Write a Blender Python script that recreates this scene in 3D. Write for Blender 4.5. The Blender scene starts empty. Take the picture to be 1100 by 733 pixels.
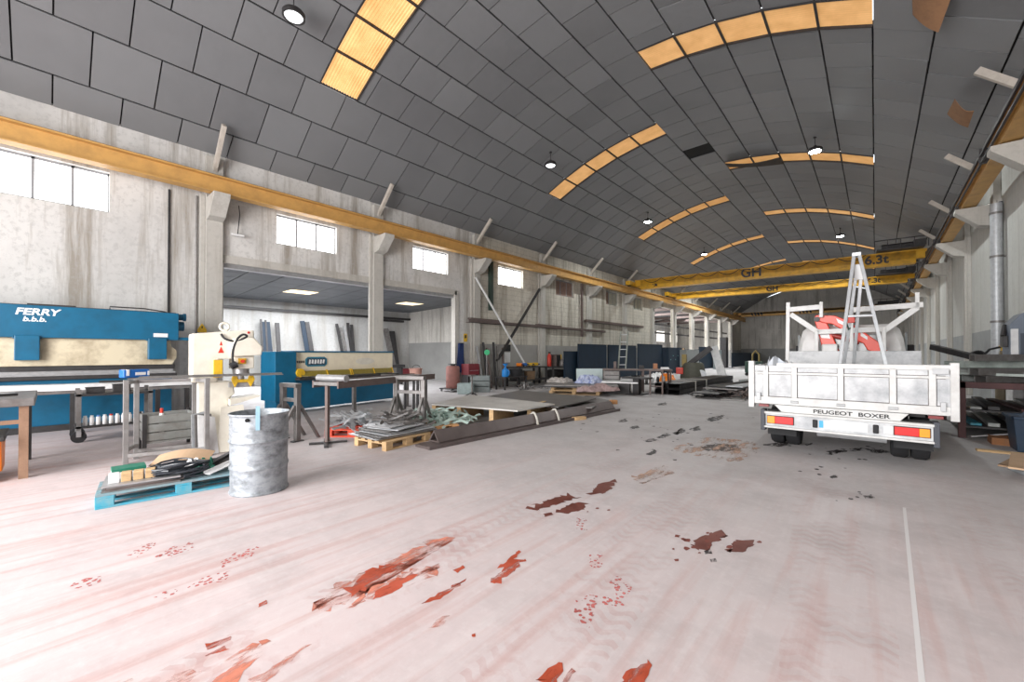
import bpy, bmesh, math, random
from mathutils import Vector, Matrix, Euler
R = math.radians
rnd = random.Random(7)
C = bpy.context.scene.collection
sc = bpy.context.scene

# ------------------------------------------------------------------ camera
YAW = math.atan((940 - 550) / 440.0)
EYE = 1.55
cd = bpy.data.cameras.new('camera'); cam = bpy.data.objects.new('camera', cd); C.objects.link(cam)
cam.location = (0, 0, EYE)
PITCH = 0.5
cam.rotation_euler = (R(90 + PITCH), 0, YAW)
cd.sensor_fit = 'HORIZONTAL'; cd.sensor_width = 36
cd.lens = 36 * 440 / 1100
cd.shift_y = (380 - 366.5 - 440 * math.tan(R(PITCH))) / 1100
cd.clip_start = .05; cd.clip_end = 400
sc.camera = cam

# ------------------------------------------------------------------ light and exposure
sc.view_settings.view_transform = 'Standard'
sc.view_settings.look = 'None'
sc.view_settings.gamma = 1
sc.view_settings.use_curve_mapping = False
sc.view_settings.exposure = 0.32
w = bpy.data.worlds.new('overcast_sky'); sc.world = w; w.use_nodes = True
bg = w.node_tree.nodes['Background']
bg.inputs[0].default_value = (.86, .93, 1, 1); bg.inputs[1].default_value = 2.2

def area(name, loc, rot, sx, sy, power, col=(1, 1, 1)):
    l = bpy.data.lights.new(name, 'AREA'); l.shape = 'RECTANGLE'; l.size = sx; l.size_y = sy
    l.energy = power; l.color = col
    o = bpy.data.objects.new(name, l); C.objects.link(o); o.location = loc; o.rotation_euler = rot
    return o
# daylight that enters by the lorry door in the wall behind the photographer
area('daylight_of_lorry_door', (-4.2, -6.7, 3.3), (R(84), 0, R(0)), 9, 5.4, 1850, (1, .97, .95))
area('side_aisle_fill', (-18, 7.5, 4.0), (0, 0, 0), 6, 6, 800, (.95, .97, 1))  # unseen fill light added under the side aisle ceiling
area('far_aisle_fill', (-18, 45, 5.6), (R(0), R(-35), 0), 6, 22, 2400, (.97, .98, 1))  # unseen fill light added under the far aisle roof to brighten the hall end

# ------------------------------------------------------------------ materials
def ramp(nt, src, stops):
    n = nt.nodes.new('ShaderNodeValToRGB')
    e = n.color_ramp.elements
    while len(e) < len(stops): e.new(.5)
    for i, (p, c) in enumerate(stops):
        e[i].position = p; e[i].color = (*c, 1) if len(c) == 3 else c
    nt.links.new(src, n.inputs[0])
    return n
def gray(v): return (v, v, v)
def noise(nt, scale=5, detail=5, rough=.6, stretch=None, world=True):
    n = nt.nodes.new('ShaderNodeTexNoise'); n.inputs['Scale'].default_value = scale
    n.inputs['Detail'].default_value = detail; n.inputs['Roughness'].default_value = rough
    tc = nt.nodes.new('ShaderNodeNewGeometry') if world else nt.nodes.new('ShaderNodeTexCoord')
    out = tc.outputs['Position'] if world else tc.outputs['Object']
    if stretch:
        m = nt.nodes.new('ShaderNodeMapping'); m.inputs['Scale'].default_value = stretch
        nt.links.new(out, m.inputs[0]); out = m.outputs[0]
    nt.links.new(out, n.inputs['Vector'])
    return n.outputs['Fac']
def mix(nt, fac, a, b, mode='MIX'):
    n = nt.nodes.new('ShaderNodeMix'); n.data_type = 'RGBA'; n.blend_type = mode
    for v, i in ((fac, 0), (a, 6), (b, 7)):
        if hasattr(v, 'is_linked') or hasattr(v, 'links'): nt.links.new(v, n.inputs[i])
        elif i == 0: n.inputs[0].default_value = v
        else: n.inputs[i].default_value = (*v, 1)
    return n.outputs[2]
def newmat(name, rough=.6, metal=0.):
    m = bpy.data.materials.new(name); m.use_nodes = True
    b = m.node_tree.nodes['Principled BSDF']
    b.inputs['Roughness'].default_value = rough; b.inputs['Metallic'].default_value = metal
    return m, m.node_tree, b
def bump(nt, b, src, strength=.2, dist=.02):
    n = nt.nodes.new('ShaderNodeBump'); n.inputs['Strength'].default_value = strength
    n.inputs['Distance'].default_value = dist
    nt.links.new(src, n.inputs['Height']); nt.links.new(n.outputs[0], b.inputs['Normal'])
def M(name, col, rough=.6, metal=0., dirt=(.12, .11, .1), amt=.35, scale=6, stretch=None, bmp=.1):
    """painted or bare surface with blotchy wear"""
    m, nt, b = newmat(name, rough, metal)
    f = noise(nt, scale, 6, .65, stretch, world=False)
    r = ramp(nt, f, [(.42, gray(0)), (.72, gray(amt))])
    c = mix(nt, r.outputs[0], col, dirt)
    nt.links.new(c, b.inputs['Base Color'])
    if bmp: bump(nt, b, f, bmp, .01)
    return m
def plain(name, col, rough=.5, metal=0.):
    m, nt, b = newmat(name, rough, metal); b.inputs['Base Color'].default_value = (*col, 1); return m
def glow(name, col, power):
    m, nt, b = newmat(name, .5); b.inputs['Base Color'].default_value = (*col, 1)
    b.inputs['Emission Color'].default_value = (*col, 1); b.inputs['Emission Strength'].default_value = power
    return m

def wall_mat(name, base, streak, low=None, low_z=2.3, block=False, dirty=.85):
    m, nt, b = newmat(name, .85)
    big = noise(nt, .55, 7, .62)
    vert = noise(nt, 1.0, 7, .7, (2.2, 2.2, .16))
    fine = noise(nt, 9, 6, .7)
    c = mix(nt, ramp(nt, big, [(.38, gray(0)), (.66, gray(dirty * .8))]).outputs[0], base, tuple(x * .68 for x in base))
    c = mix(nt, ramp(nt, vert, [(.5, gray(0)), (.66, gray(min(1, dirty * 1.15)))]).outputs[0], c, streak)
    c = mix(nt, ramp(nt, fine, [(.5, gray(0)), (.64, gray(.55 * dirty))]).outputs[0], c, tuple(x * .6 for x in base))
    if block:
        br = nt.nodes.new('ShaderNodeTexBrick')
        g = nt.nodes.new('ShaderNodeNewGeometry'); sp = nt.nodes.new('ShaderNodeSeparateXYZ'); cb = nt.nodes.new('ShaderNodeCombineXYZ')
        nt.links.new(g.outputs['Position'], sp.inputs[0]); nt.links.new(sp.outputs['Y'], cb.inputs[0]); nt.links.new(sp.outputs['Z'], cb.inputs[1])
        nt.links.new(cb.outputs[0], br.inputs['Vector'])
        br.inputs['Scale'].default_value = 1; br.inputs['Brick Width'].default_value = .5; br.inputs['Row Height'].default_value = .25
        br.inputs['Mortar Size'].default_value = .012; br.inputs['Mortar Smooth'].default_value = .6
        br.inputs['Color1'].default_value = (1, 1, 1, 1); br.inputs['Color2'].default_value = (.95, .95, .95, 1); br.inputs['Mortar'].default_value = (.55, .53, .5, 1)
        c = mix(nt, .6, c, br.outputs['Color'], 'MULTIPLY')
    if low:
        g = nt.nodes.new('ShaderNodeNewGeometry'); sp = nt.nodes.new('ShaderNodeSeparateXYZ'); nt.links.new(g.outputs['Position'], sp.inputs[0])
        lt = nt.nodes.new('ShaderNodeMath'); lt.operation = 'LESS_THAN'; lt.inputs[1].default_value = low_z; nt.links.new(sp.outputs['Z'], lt.inputs[0])
        lc = mix(nt, ramp(nt, big, [(.4, gray(0)), (.7, gray(.6))]).outputs[0], low, tuple(x * .6 for x in low))
        c = mix(nt, lt.outputs[0], c, lc)
    nt.links.new(c, b.inputs['Base Color']); bump(nt, b, fine, .15, .01)
    return m

W_LEFT = wall_mat('dirty_white_plaster', (.67, .66, .64), (.32, .29, .25))
W_BLOCK = wall_mat('painted_block', (.66, .62, .54), (.3, .27, .22), (.36, .35, .33), 2.0, True)
W_RIGHT = wall_mat('precast_panel', (.55, .55, .52), (.36, .35, .32), (.33, .34, .34), 2.3, False, .4)
W_FAR = wall_mat('far_plaster', (.6, .58, .54), (.28, .26, .23), (.3, .3, .29), 2.2)
CONC = wall_mat('raw_concrete', (.52, .5, .46), (.33, .3, .26), None, 0, False, .5)
STEEL = M('bare_steel', (.24, .23, .225), .5, .55, (.1, .08, .07), .6)
DSTEEL = M('dark_steel', (.06, .058, .06), .5, .5, (.03, .025, .02), .5)
LSTEEL = M('bright_steel', (.46, .46, .47), .4, .6, (.2, .2, .2), .4)
RSTEEL = M('brown_primed_steel', (.17, .13, .12), .6, .3, (.08, .06, .05), .5)
BLACK = plain('black_rubber', (.018, .018, .02), .7)
HOLE = plain('open_gap', (.004, .004, .004), 1)
YEL = M('crane_yellow', (.78, .42, .015), .45, .0, (.2, .1, .02), .5, 3)
RAILY = M('rail_ochre', (.58, .33, .1), .55, .0, (.3, .17, .06), .5, 3)
BLUE = M('machine_blue', (.002, .12, .235), .4, .0, (.005, .05, .09), .5, 2)
CREAM = M('machine_cream', (.66, .58, .42), .5, .0, (.24, .17, .1), .75, 3)
CREAMW = M('cream_white_paint', (.8, .76, .66), .4, .0, (.45, .4, .32), .35, 4)
WHITE = M('white_paint', (.78, .78, .78), .4, .0, (.36, .36, .38), .5, 3)
WHITEP = plain('white_plastic', (.82, .82, .82), .4)
WLET = plain('white_lettering', (.8, .84, .86), .5)
BLET = plain('black_lettering', (.012, .012, .014), .5)
RED = M('signal_red', (.62, .04, .02), .4, .0, (.3, .02, .02), .4)
ORANGE = plain('orange_plastic', (.8, .22, .02), .4)
YPL = M('yellow_guard', (.75, .46, .02), .45, 0, (.3, .18, .03), .5, 5)
NAVY = M('navy_screen', (.005, .02, .042), .6, 0, (.004, .01, .02), .5, 2)
BLUEP = plain('blue_plastic', (.01, .12, .42), .4)
WOOD = M('pine', (.62, .42, .22), .75, 0, (.3, .19, .1), .6, 5, (1, 6, 6))
WOODD = M('aged_wood', (.34, .22, .13), .8, 0, (.15, .1, .07), .6, 5)
PALB = M('blue_pallet_paint', (.05, .36, .5), .75, 0, (.3, .38, .36), .7, 7)
PALR = M('red_pallet_paint', (.66, .07, .03), .7, 0, (.3, .08, .05), .5, 7)
CARD = M('cardboard', (.56, .38, .24), .85, 0, (.4, .26, .16), .4)
GREEN = plain('green_plastic', (.02, .2, .13), .5)
CLOTHB = M('blue_cloth', (.012, .03, .11), .9, 0, (.01, .015, .05), .5)
GALV = M('galvanised', (.52, .54, .56), .45, .35, (.3, .31, .33), .6, 10)

# ------------------------------------------------------------------ mesh helpers
class MB:
    def __init__(s): s.bm = bmesh.new(); s.T = Matrix.Identity(4)
    def _v(s, p): return s.bm.verts.new(s.T @ Vector(p))
    def at(s, loc=(0, 0, 0), rot=(0, 0, 0)):
        s.T = Matrix.Translation(loc) @ Euler(rot).to_matrix().to_4x4(); return s
    def bx(s, x0, x1, y0, y1, z0, z1):
        v = [s._v(p) for p in ((x0, y0, z0), (x1, y0, z0), (x1, y1, z0), (x0, y1, z0), (x0, y0, z1), (x1, y0, z1), (x1, y1, z1), (x0, y1, z1))]
        for f in ((3, 2, 1, 0), (4, 5, 6, 7), (0, 1, 5, 4), (1, 2, 6, 5), (2, 3, 7, 6), (3, 0, 4, 7)): s.bm.faces.new([v[i] for i in f])
        return s
    def box(s, c, d): return s.bx(c[0] - d[0] / 2, c[0] + d[0] / 2, c[1] - d[1] / 2, c[1] + d[1] / 2, c[2] - d[2] / 2, c[2] + d[2] / 2)
    def bar(s, p, q, wd, h, up=(0, 0, 1)):
        """rectangular bar between two points; wd across, h along up"""
        p, q = Vector(p), Vector(q); d = (q - p)
        if d.length < 1e-6: return s
        d.normalize(); u = Vector(up)
        if abs(d.dot(u)) > .98: u = Vector((0, 1, 0)) if abs(d.y) < .9 else Vector((1, 0, 0))
        x = d.cross(u).normalized(); u = x.cross(d).normalized()
        vs = []
        for e in (p, q):
            for a, b in ((-1, -1), (1, -1), (1, 1), (-1, 1)): vs.append(s._v(e + x * a * wd / 2 + u * b * h / 2))
        for f in ((3, 2, 1, 0), (4, 5, 6, 7), (0, 1, 5, 4), (1, 2, 6, 5), (2, 3, 7, 6), (3, 0, 4, 7)): s.bm.faces.new([vs[i] for i in f])
        return s
    def cyl(s, p, q, r, r2=None, n=16):
        return s.tube([p, q], [r, r if r2 is None else r2], n)
    def tube(s, pts, r, n=8, closed_ends=True):
        pts = [Vector(p) for p in pts]; rs = r if isinstance(r, (list, tuple)) else [r] * len(pts)
        rings = []; ref = None
        for i, p in enumerate(pts):
            d = (pts[min(i + 1, len(pts) - 1)] - pts[max(i - 1, 0)])
            if d.length < 1e-9: d = Vector((0, 0, 1))
            d.normalize()
            if ref is None: ref = Vector((0, 0, 1)) if abs(d.z) < .9 else Vector((1, 0, 0))
            x = d.cross(ref)
            if x.length < 1e-4: x = d.orthogonal()
            x.normalize(); y = x.cross(d).normalized(); ref = y
            rings.append([s._v(p + (x * math.cos(2 * math.pi * k / n) + y * math.sin(2 * math.pi * k / n)) * rs[i]) for k in range(n)])
        for a, b in zip(rings, rings[1:]):
            for k in range(n): s.bm.faces.new((a[k], a[(k + 1) % n], b[(k + 1) % n], b[k]))
        if closed_ends:
            s.bm.faces.new(rings[0][::-1]); s.bm.faces.new(rings[-1])
        return s
    def prism(s, poly, axis, a, b):
        """polygon extruded from a to b along axis; the polygon's two coordinates are the other axes in order"""
        def pt(u, v, t): return {'x': (t, u, v), 'y': (u, t, v), 'z': (u, v, t)}[axis]
        A = [s._v(pt(u, v, a)) for u, v in poly]; B = [s._v(pt(u, v, b)) for u, v in poly]
        n = len(poly)
        s.bm.faces.new(A[::-1]); s.bm.faces.new(B)
        for k in range(n): s.bm.faces.new((A[k], A[(k + 1) % n], B[(k + 1) % n], B[k]))
        return s
    def lathe(s, prof, n=32, c=(0, 0, 0)):
        rings = [[s._v((c[0] + r * math.cos(2 * math.pi * k / n), c[1] + r * math.sin(2 * math.pi * k / n), c[2] + z)) for k in range(n)] for r, z in prof]
        for a, b in zip(rings, rings[1:]):
            for k in range(n): s.bm.faces.new((a[k], a[(k + 1) % n], b[(k + 1) % n], b[k]))
        if prof[0][0] > 1e-4: s.bm.faces.new(rings[0][::-1])
        if prof[-1][0] > 1e-4: s.bm.faces.new(rings[-1])
        return s
    def grid(s, fn, nu, nv, th=.004):
        """sheet fn(u,v)->point, given a thickness downwards"""
        top = [[s._v(fn(i / nu, j / nv)) for j in range(nv + 1)] for i in range(nu + 1)]
        bot = [[s._v(Vector(fn(i / nu, j / nv)) - Vector((0, 0, th))) for j in range(nv + 1)] for i in range(nu + 1)]
        for i in range(nu):
            for j in range(nv):
                s.bm.faces.new((top[i][j], top[i + 1][j], top[i + 1][j + 1], top[i][j + 1]))
                s.bm.faces.new((bot[i][j], bot[i][j + 1], bot[i + 1][j + 1], bot[i + 1][j]))
        for i in range(nu):
            s.bm.faces.new((top[i][0], bot[i][0], bot[i + 1][0], top[i + 1][0])); s.bm.faces.new((top[i][nv], top[i + 1][nv], bot[i + 1][nv], bot[i][nv]))
        for j in range(nv):
            s.bm.faces.new((top[0][j], top[0][j + 1], bot[0][j + 1], bot[0][j])); s.bm.faces.new((top[nu][j], bot[nu][j], bot[nu][j + 1], top[nu][j + 1]))
        return s
    def build(s, name, mat, parent=None, bev=0, smooth=False, loc=None, rot=None, label=None):
        bmesh.ops.recalc_face_normals(s.bm, faces=s.bm.faces)
        me = bpy.data.meshes.new(name); s.bm.to_mesh(me); s.bm.free()
        me.materials.append(mat)
        if smooth:
            me.shade_smooth(); me.set_sharp_from_angle(angle=R(40))
        o = bpy.data.objects.new(name, me); C.objects.link(o)
        if parent: o.parent = parent
        if loc: o.location = loc
        if rot is not None: o.rotation_euler = (0, 0, rot) if not isinstance(rot, (tuple, list)) else rot
        if bev:
            b = o.modifiers.new('bevel', 'BEVEL'); b.width = bev; b.segments = 2; b.limit_method = 'ANGLE'
        if label: o['label'] = label
        return o
def tag(o, label, cat, group=None, kind=None):
    o['label'] = label; o['category'] = cat
    if group: o['group'] = group
    if kind: o['kind'] = kind
    return o
def thing(name, label, cat, loc=(0, 0, 0), rot=0, group=None):
    o = bpy.data.objects.new(name, None); C.objects.link(o)
    o.location = loc; o.rotation_euler = (0, 0, rot); o.empty_display_size = .2
    return tag(o, label, cat, group)
def struct(o): o['kind'] = 'structure'; return o
KIDS = {}
def copy_tree(o, loc=None, rot=None, label=None, parent=None):
    c = o.copy(); C.objects.link(c)
    if parent: c.parent = parent
    if loc is not None: c.location = loc
    if rot is not None: c.rotation_euler = (0, 0, rot)
    if label: c['label'] = label
    for ch in [q for q in C.objects if q.parent == o]: copy_tree(ch, parent=c)
    return c
def text(name, body, size, mat, parent, loc, rot, shear=0, bold=.0, depth=.004, sx=1):
    cu = bpy.data.curves.new(name, 'FONT'); cu.body = body; cu.size = size; cu.shear = shear; cu.offset = bold
    cu.extrude = depth; cu.align_x = 'CENTER'; cu.align_y = 'CENTER'
    t = bpy.data.objects.new(name, cu); C.objects.link(t)
    dg = bpy.context.evaluated_depsgraph_get(); me = bpy.data.meshes.new_from_object(t.evaluated_get(dg))
    C.objects.unlink(t); bpy.data.objects.remove(t)
    for v in me.vertices: v.co.x *= sx
    me.materials.clear(); me.materials.append(mat)
    o = bpy.data.objects.new(name, me); C.objects.link(o); o.parent = parent; o.location = loc; o.rotation_euler = rot
    return o
def spath(pts, n=5):
    P = [Vector(p) for p in pts]; out = []
    for i in range(len(P) - 1):
        a, b_, c, d = P[max(0, i - 1)], P[i], P[i + 1], P[min(len(P) - 1, i + 2)]
        for k in range(n):
            t = k / n; out.append(.5 * ((2 * b_) + (c - a) * t + (2 * a - 5 * b_ + 4 * c - d) * t * t + (3 * b_ - a - 3 * c + d) * t ** 3))
    return out + [P[-1]]
ORD = ['first', 'second', 'third', 'fourth', 'fifth', 'sixth', 'seventh', 'eighth', 'ninth', 'tenth', 'eleventh', 'twelfth', 'thirteenth', 'fourteenth', 'fifteenth']
# ================================================================== the building
XL, XR, YB, YF = -13.8, 2.7, -7.0, 63.0
# ---- floor: worn red coating under pale dust, greyer towards the machines
def floor_mat():
    m, nt, b = newmat('worn_red_floor', .72)
    g = nt.nodes.new('ShaderNodeNewGeometry'); sp = nt.nodes.new('ShaderNodeSeparateXYZ'); nt.links.new(g.outputs['Position'], sp.inputs[0])
    def mth(op, a, b_=None, c_=None):
        n = nt.nodes.new('ShaderNodeMath'); n.operation = op
        for i, v in enumerate((a, b_, c_)):
            if v is None: continue
            if isinstance(v, (int, float)): n.inputs[i].default_value = v
            else: nt.links.new(v, n.inputs[i])
        return n.outputs[0]
    big = noise(nt, .35, 5, .6); mid = noise(nt, 1.6, 6, .65); fine = noise(nt, 14, 6, .7)
    along = noise(nt, 1.0, 7, .7, (5.5, .35, 1))
    # tyre lanes: slanted streaks (rotated)
    mp = nt.nodes.new('ShaderNodeMapping'); mp.inputs['Rotation'].default_value = (0, 0, R(-5.5)); mp.inputs['Scale'].default_value = (9, .5, 1)
    nt.links.new(g.outputs['Position'], mp.inputs[0]); nz = nt.nodes.new('ShaderNodeTexNoise'); nz.inputs['Scale'].default_value = 1; nz.inputs['Detail'].default_value = 6
    nt.links.new(mp.outputs[0], nz.inputs['Vector']); lane = nz.outputs['Fac']
    # how much of the red coating is left: most in the driveway near the door, none by the machines
    d1 = mth('MULTIPLY_ADD', sp.outputs['Y'], -.13, 1.0); d1 = mth('MULTIPLY_ADD', sp.outputs['X'], .035, d1)
    d1 = mth('ADD', d1, mth('MULTIPLY_ADD', big, 1.2, -.6)); d1 = mth('MINIMUM', mth('MAXIMUM', d1, 0.0), 1.0)
    c = mix(nt, d1, (.5, .48, .48), (.67, .56, .56))
    r = ramp(nt, lane, [(.5, gray(0)), (.66, gray(.55))])
    f1 = mth('MULTIPLY', r.outputs[0], d1)
    c = mix(nt, f1, c, (.5, .26, .23))
    r = ramp(nt, along, [(.5, gray(0)), (.7, gray(.4))])
    c = mix(nt, mth('MULTIPLY', r.outputs[0], d1), c, (.8, .76, .75))
    # tread bars pressed into the dust
    sp2 = nt.nodes.new('ShaderNodeSeparateXYZ'); mp2 = nt.nodes.new('ShaderNodeMapping'); mp2.inputs['Rotation'].default_value = (0, 0, R(-5.5)); nt.links.new(g.outputs['Position'], mp2.inputs[0]); nt.links.new(mp2.outputs[0], sp2.inputs[0])
    wob = mth('MULTIPLY', mid, 9.0); tread = mth('SINE', mth('ADD', mth('MULTIPLY', sp2.outputs['Y'], 62.0), mth('ADD', wob, mth('MULTIPLY', mth('SINE', mth('MULTIPLY', sp2.outputs['X'], 38.0)), 1.6))))
    lanes = mth('SINE', mth('ADD', mth('MULTIPLY', sp2.outputs['X'], 5.2), mth('MULTIPLY', big, 2.0)))
    msk = mth('MULTIPLY', mth('GREATER_THAN', lanes, .25), mth('GREATER_THAN', tread, .1)); brk = ramp(nt, mid, [(.44, gray(0)), (.6, gray(.42))])
    side = mth('GREATER_THAN', sp2.outputs['X'], -2.6)
    c = mix(nt, mth('MULTIPLY', mth('MULTIPLY', msk, side), mth('MULTIPLY', brk.outputs[0], mth('MINIMUM', mth('ADD', d1, .15), 1.0))), c, (.5, .24, .22))
    c = mix(nt, ramp(nt, mid, [(.45, gray(0)), (.75, gray(.45))]).outputs[0], c, (.34, .31, .31))
    c = mix(nt, ramp(nt, fine, [(.5, gray(0)), (.75, gray(.3))]).outputs[0], c, (.75, .72, .72))
    nt.links.new(c, b.inputs['Base Color'])
    rr = ramp(nt, mid, [(.3, gray(.5)), (.7, gray(.85))]); nt.links.new(rr.outputs[0], b.inputs['Roughness'])
    bump(nt, b, fine, .12, .01)
    return m
m = MB(); m.bx(-24, XR + .3, YB - 8, YF + .5, -.3, 0); floor = struct(m.build('floor', floor_mat()))

# ---- left wall with its window openings and the two wide openings to the side aisle
def wall_with_holes(name, mat, x0, x1, y0, y1, z0, z1, holes):
    """slab along Y split round rectangular holes (ya, yb, za, zb)"""
    ys = sorted({y0, y1, *[h[0] for h in holes], *[h[1] for h in holes]}); zs = sorted({z0, z1, *[h[2] for h in holes], *[h[3] for h in holes]})
    m = MB()
    for a, b in zip(ys, ys[1:]):
        run = None
        for c, d in zip(zs, zs[1:]):
            hit = any(h[0] <= (a + b) / 2 <= h[1] and h[2] <= (c + d) / 2 <= h[3] for h in holes)
            if hit:
                if run: m.bx(x0, x1, a, b, *run); run = None
            else: run = (run[0], d) if run else (c, d)
        if run: m.bx(x0, x1, a, b, *run)
    return struct(m.build(name, mat))
WIN = [(-.88, .93, 4.95, 5.92), (4.62, 6.5, 4.95, 5.88), (9.6, 11.4, 4.95, 5.88), (14.55, 16.45, 4.95, 5.88), (19.4, 21.3, 4.95, 5.88), (25.3, 27.1, 4.95, 5.88), (29.5, 31.2, 4.95, 5.88)]
wall_with_holes('wall_left', W_LEFT, XL - .25, XL, YB, 13.0, 0, 7.4, [(3.25, 11.8, -1, 4.2)] + WIN[:3])
wall_with_holes('wall_left_block', W_BLOCK, XL - .25, XL, 13.0, 33.2, 0, 7.4, WIN[3:])
wall_with_holes('wall_left_far', W_BLOCK, XL - .25, XL, 33.2, YF, 0, 7.4, [(33.6, 37.8, -1, 5.6), (38.3, 42.8, -1, 5.6), (43.3, 47.8, -1, 5.6), (48.3, 52.8, -1, 5.6), (53.3, 57.6, -1, 5.6)])
m = MB(); m.bx(XR, XR + .25, YB, YF, 0, 7.4); struct(m.build('wall_right', W_RIGHT))
m = MB(); m.prism([(XL - .25, 0), (XR + .25, 0), (XR + .25, 7.1), (0, 8.85), (-2.5, 9.7), (-5.55, 10.2), (-8.6, 9.7), (-11.1, 8.85), (XL - .25, 7.1)], 'y', YF, YF + .3); struct(m.build('wall_far', W_FAR))
# wall behind the photographer, with the lorry door opening
m = MB(); m.bx(XL - .25, -12.4, YB - .3, YB, 0, 7.1).bx(1.6, XR + .25, YB - .3, YB, 0, 7.1).bx(-12.4, 1.6, YB - .3, YB, 6.2, 7.1)
m.prism([(XL - .25, 7.1), (XR + .25, 7.1), (0, 8.85), (-2.5, 9.7), (-5.55, 10.2), (-8.6, 9.7), (-11.1, 8.85)], 'y', YB - .3, YB); struct(m.build('wall_back', CONC))

# lit panes in the high windows
PANE = glow('bright_window_pane', (1, 1, 1), 3.2)
PANEB = M('brown_painted_pane', (.3, .2, .17), .5, 0, (.12, .08, .07), .6, 8)
PANEG = M('dusty_grey_pane', (.45, .45, .38), .4, 0, (.2, .2, .16), .6, 8)
FRAME = plain('window_frame_grey', (.28, .29, .31), .6)
for i, (a, b_, c, d) in enumerate(WIN):
    m = MB()
    fr = MB()
    for k in range(4):
        y = a + (b_ - a) * k / 3; fr.bx(XL - .19, XL - .13, y - .025, y + .025, c, d)
    fr.bx(XL - .19, XL - .13, a, b_, c, c + .05).bx(XL - .19, XL - .13, a, b_, d - .05, d)
    f = struct(fr.build('window_%d' % (i + 1), FRAME))
    for k in range(3):
        m = MB(); wdt = (b_ - a) / 3
        m.bx(XL - .17, XL - .15, a + wdt * k + .025, a + wdt * (k + 1) - .025, c + .05, d - .05)
        m.build('pane', (PANE, PANE, PANE, PANE, PANEB, PANEB if k < 1 else PANEG, PANEG)[i], f)

# ---- curved roof of foil faced panels in rows, dark gaps between them
RC = (-5.55, -1.85); RR = 12.0; TH0 = math.asin(5.55 / 12.0)
PROF = [(XL, 7.1), (-13.14, 7.52), (-12.06, 8.205), (-11.1, 8.81)]
for k in range(1, 12):
    t = -TH0 + 2 * TH0 * k / 11; PROF.append((RC[0] + RR * math.sin(t), RC[1] + RR * math.cos(t)))
PROF += [(.96, 8.205), (2.04, 7.52), (XR, 7.1)]
SKY_L = [(4.75, 5.8), (14.95, 15.95), (24.3, 25.3), (34.0, 35.0), (44, 45)]       # rows 3..7
SKY_R = [(11.0, 12.0), (20.0, 21.0), (28.5, 29.5), (37.2, 38.2), (46, 47)]        # rows 9..13
HOLES = {8: [(17.75, 18.75)]}
def roof_mat():
    m, nt, b = newmat('grey_foil_panel', .42, .0)
    g = nt.nodes.new('ShaderNodeNewGeometry')
    n = noise(nt, .5, 4, .6)
    r1 = ramp(nt, g.outputs['Random Per Island'], [(0, (.16, .163, .17)), (1, (.215, .22, .228))])
    c = mix(nt, ramp(nt, n, [(.35, gray(0)), (.7, gray(.5))]).outputs[0], r1.outputs[0], (.22, .225, .23))
    nt.links.new(c, b.inputs['Base Color'])
    bump(nt, b, noise(nt, 1.3, 3, .5), .25, .08)
    return m
ROOF = roof_mat()
pan = MB(); back = MB()
for r in range(len(PROF) - 1):
    (xa, za), (xb, zb) = PROF[r], PROF[r + 1]
    L = math.hypot(xb - xa, zb - za); ux, uz = (xb - xa) / L, (zb - za) / L; nx, nz = -uz, ux
    if nz < 0: nx, nz = -nx, -nz
    cuts = []
    if 3 <= r <= 7: cuts = SKY_L
    if 9 <= r <= 13: cuts = SKY_R
    cuts = list(cuts) + HOLES.get(r, [])
    off = .55 * (r % 2)
    y = YB - .3 + off * 1.0
    ys = [-7.7 + off + 1.1 * k for k in range(70)]
    segs = []
    for a, b_ in zip(ys, ys[1:]):
        a, b_ = max(a, YB), min(b_, YF)
        if b_ - a < .06: continue
        parts = [(a, b_)]
        for (c, d) in cuts:
            q = []
            for (e, f) in parts:
                if d <= e or c >= f: q.append((e, f)); continue
                if c > e: q.append((e, c))
                if d < f: q.append((d, f))
            parts = q
        segs += [p for p in parts if p[1] - p[0] > .05]
    gp = .02
    for a, b_ in segs:
        j = lambda: rnd.uniform(-.008, .008)
        P_ = []
        for (s_, yy) in ((gp, a + gp * .7), (L - gp, a + gp * .7), (L - gp, b_ - gp * .7), (gp, b_ - gp * .7)):
            h = j(); P_.append((xa + ux * s_ + nx * h, yy, za + uz * s_ + nz * h))
        lo = [pan._v(p) for p in P_]; hi = [pan._v((p[0] + nx * .035, p[1], p[2] + nz * .035)) for p in P_]
        pan.bm.faces.new(lo); pan.bm.faces.new(hi[::-1])
        for k in range(4): pan.bm.faces.new((lo[k], hi[k], hi[(k + 1) % 4], lo[(k + 1) % 4]))
    # dark deck above
    runs = [(YB - .3, YF + .3)]
    for (c, d) in (SKY_L if 3 <= r <= 7 else SKY_R if 9 <= r <= 13 else []):
        q = []
        for e, f in runs:
            if c > e and d < f: q += [(e, c), (d, f)]
            else: q.append((e, f))
        runs = q
    for e, f in runs:
        for h0, h1 in ((.06, .12),):
            A = [back._v((xa + nx * h, yy, za + nz * h)) for h, yy in ((h0, e), (h0, f), (h1, f), (h1, e))]
            B = [back._v((xb + nx * h, yy, zb + nz * h)) for h, yy in ((h0, e), (h0, f), (h1, f), (h1, e))]
            back.bm.faces.new(A); back.bm.faces.new(B[::-1])
            for k in range(4): back.bm.faces.new((A[k], B[k], B[(k + 1) % 4], A[(k + 1) % 4]))
ceil = struct(pan.build('ceiling', ROOF))
dk = back.build('ceiling_deck', plain('dark_deck', (.012, .012, .012), .9)); dk.parent = ceil

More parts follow.
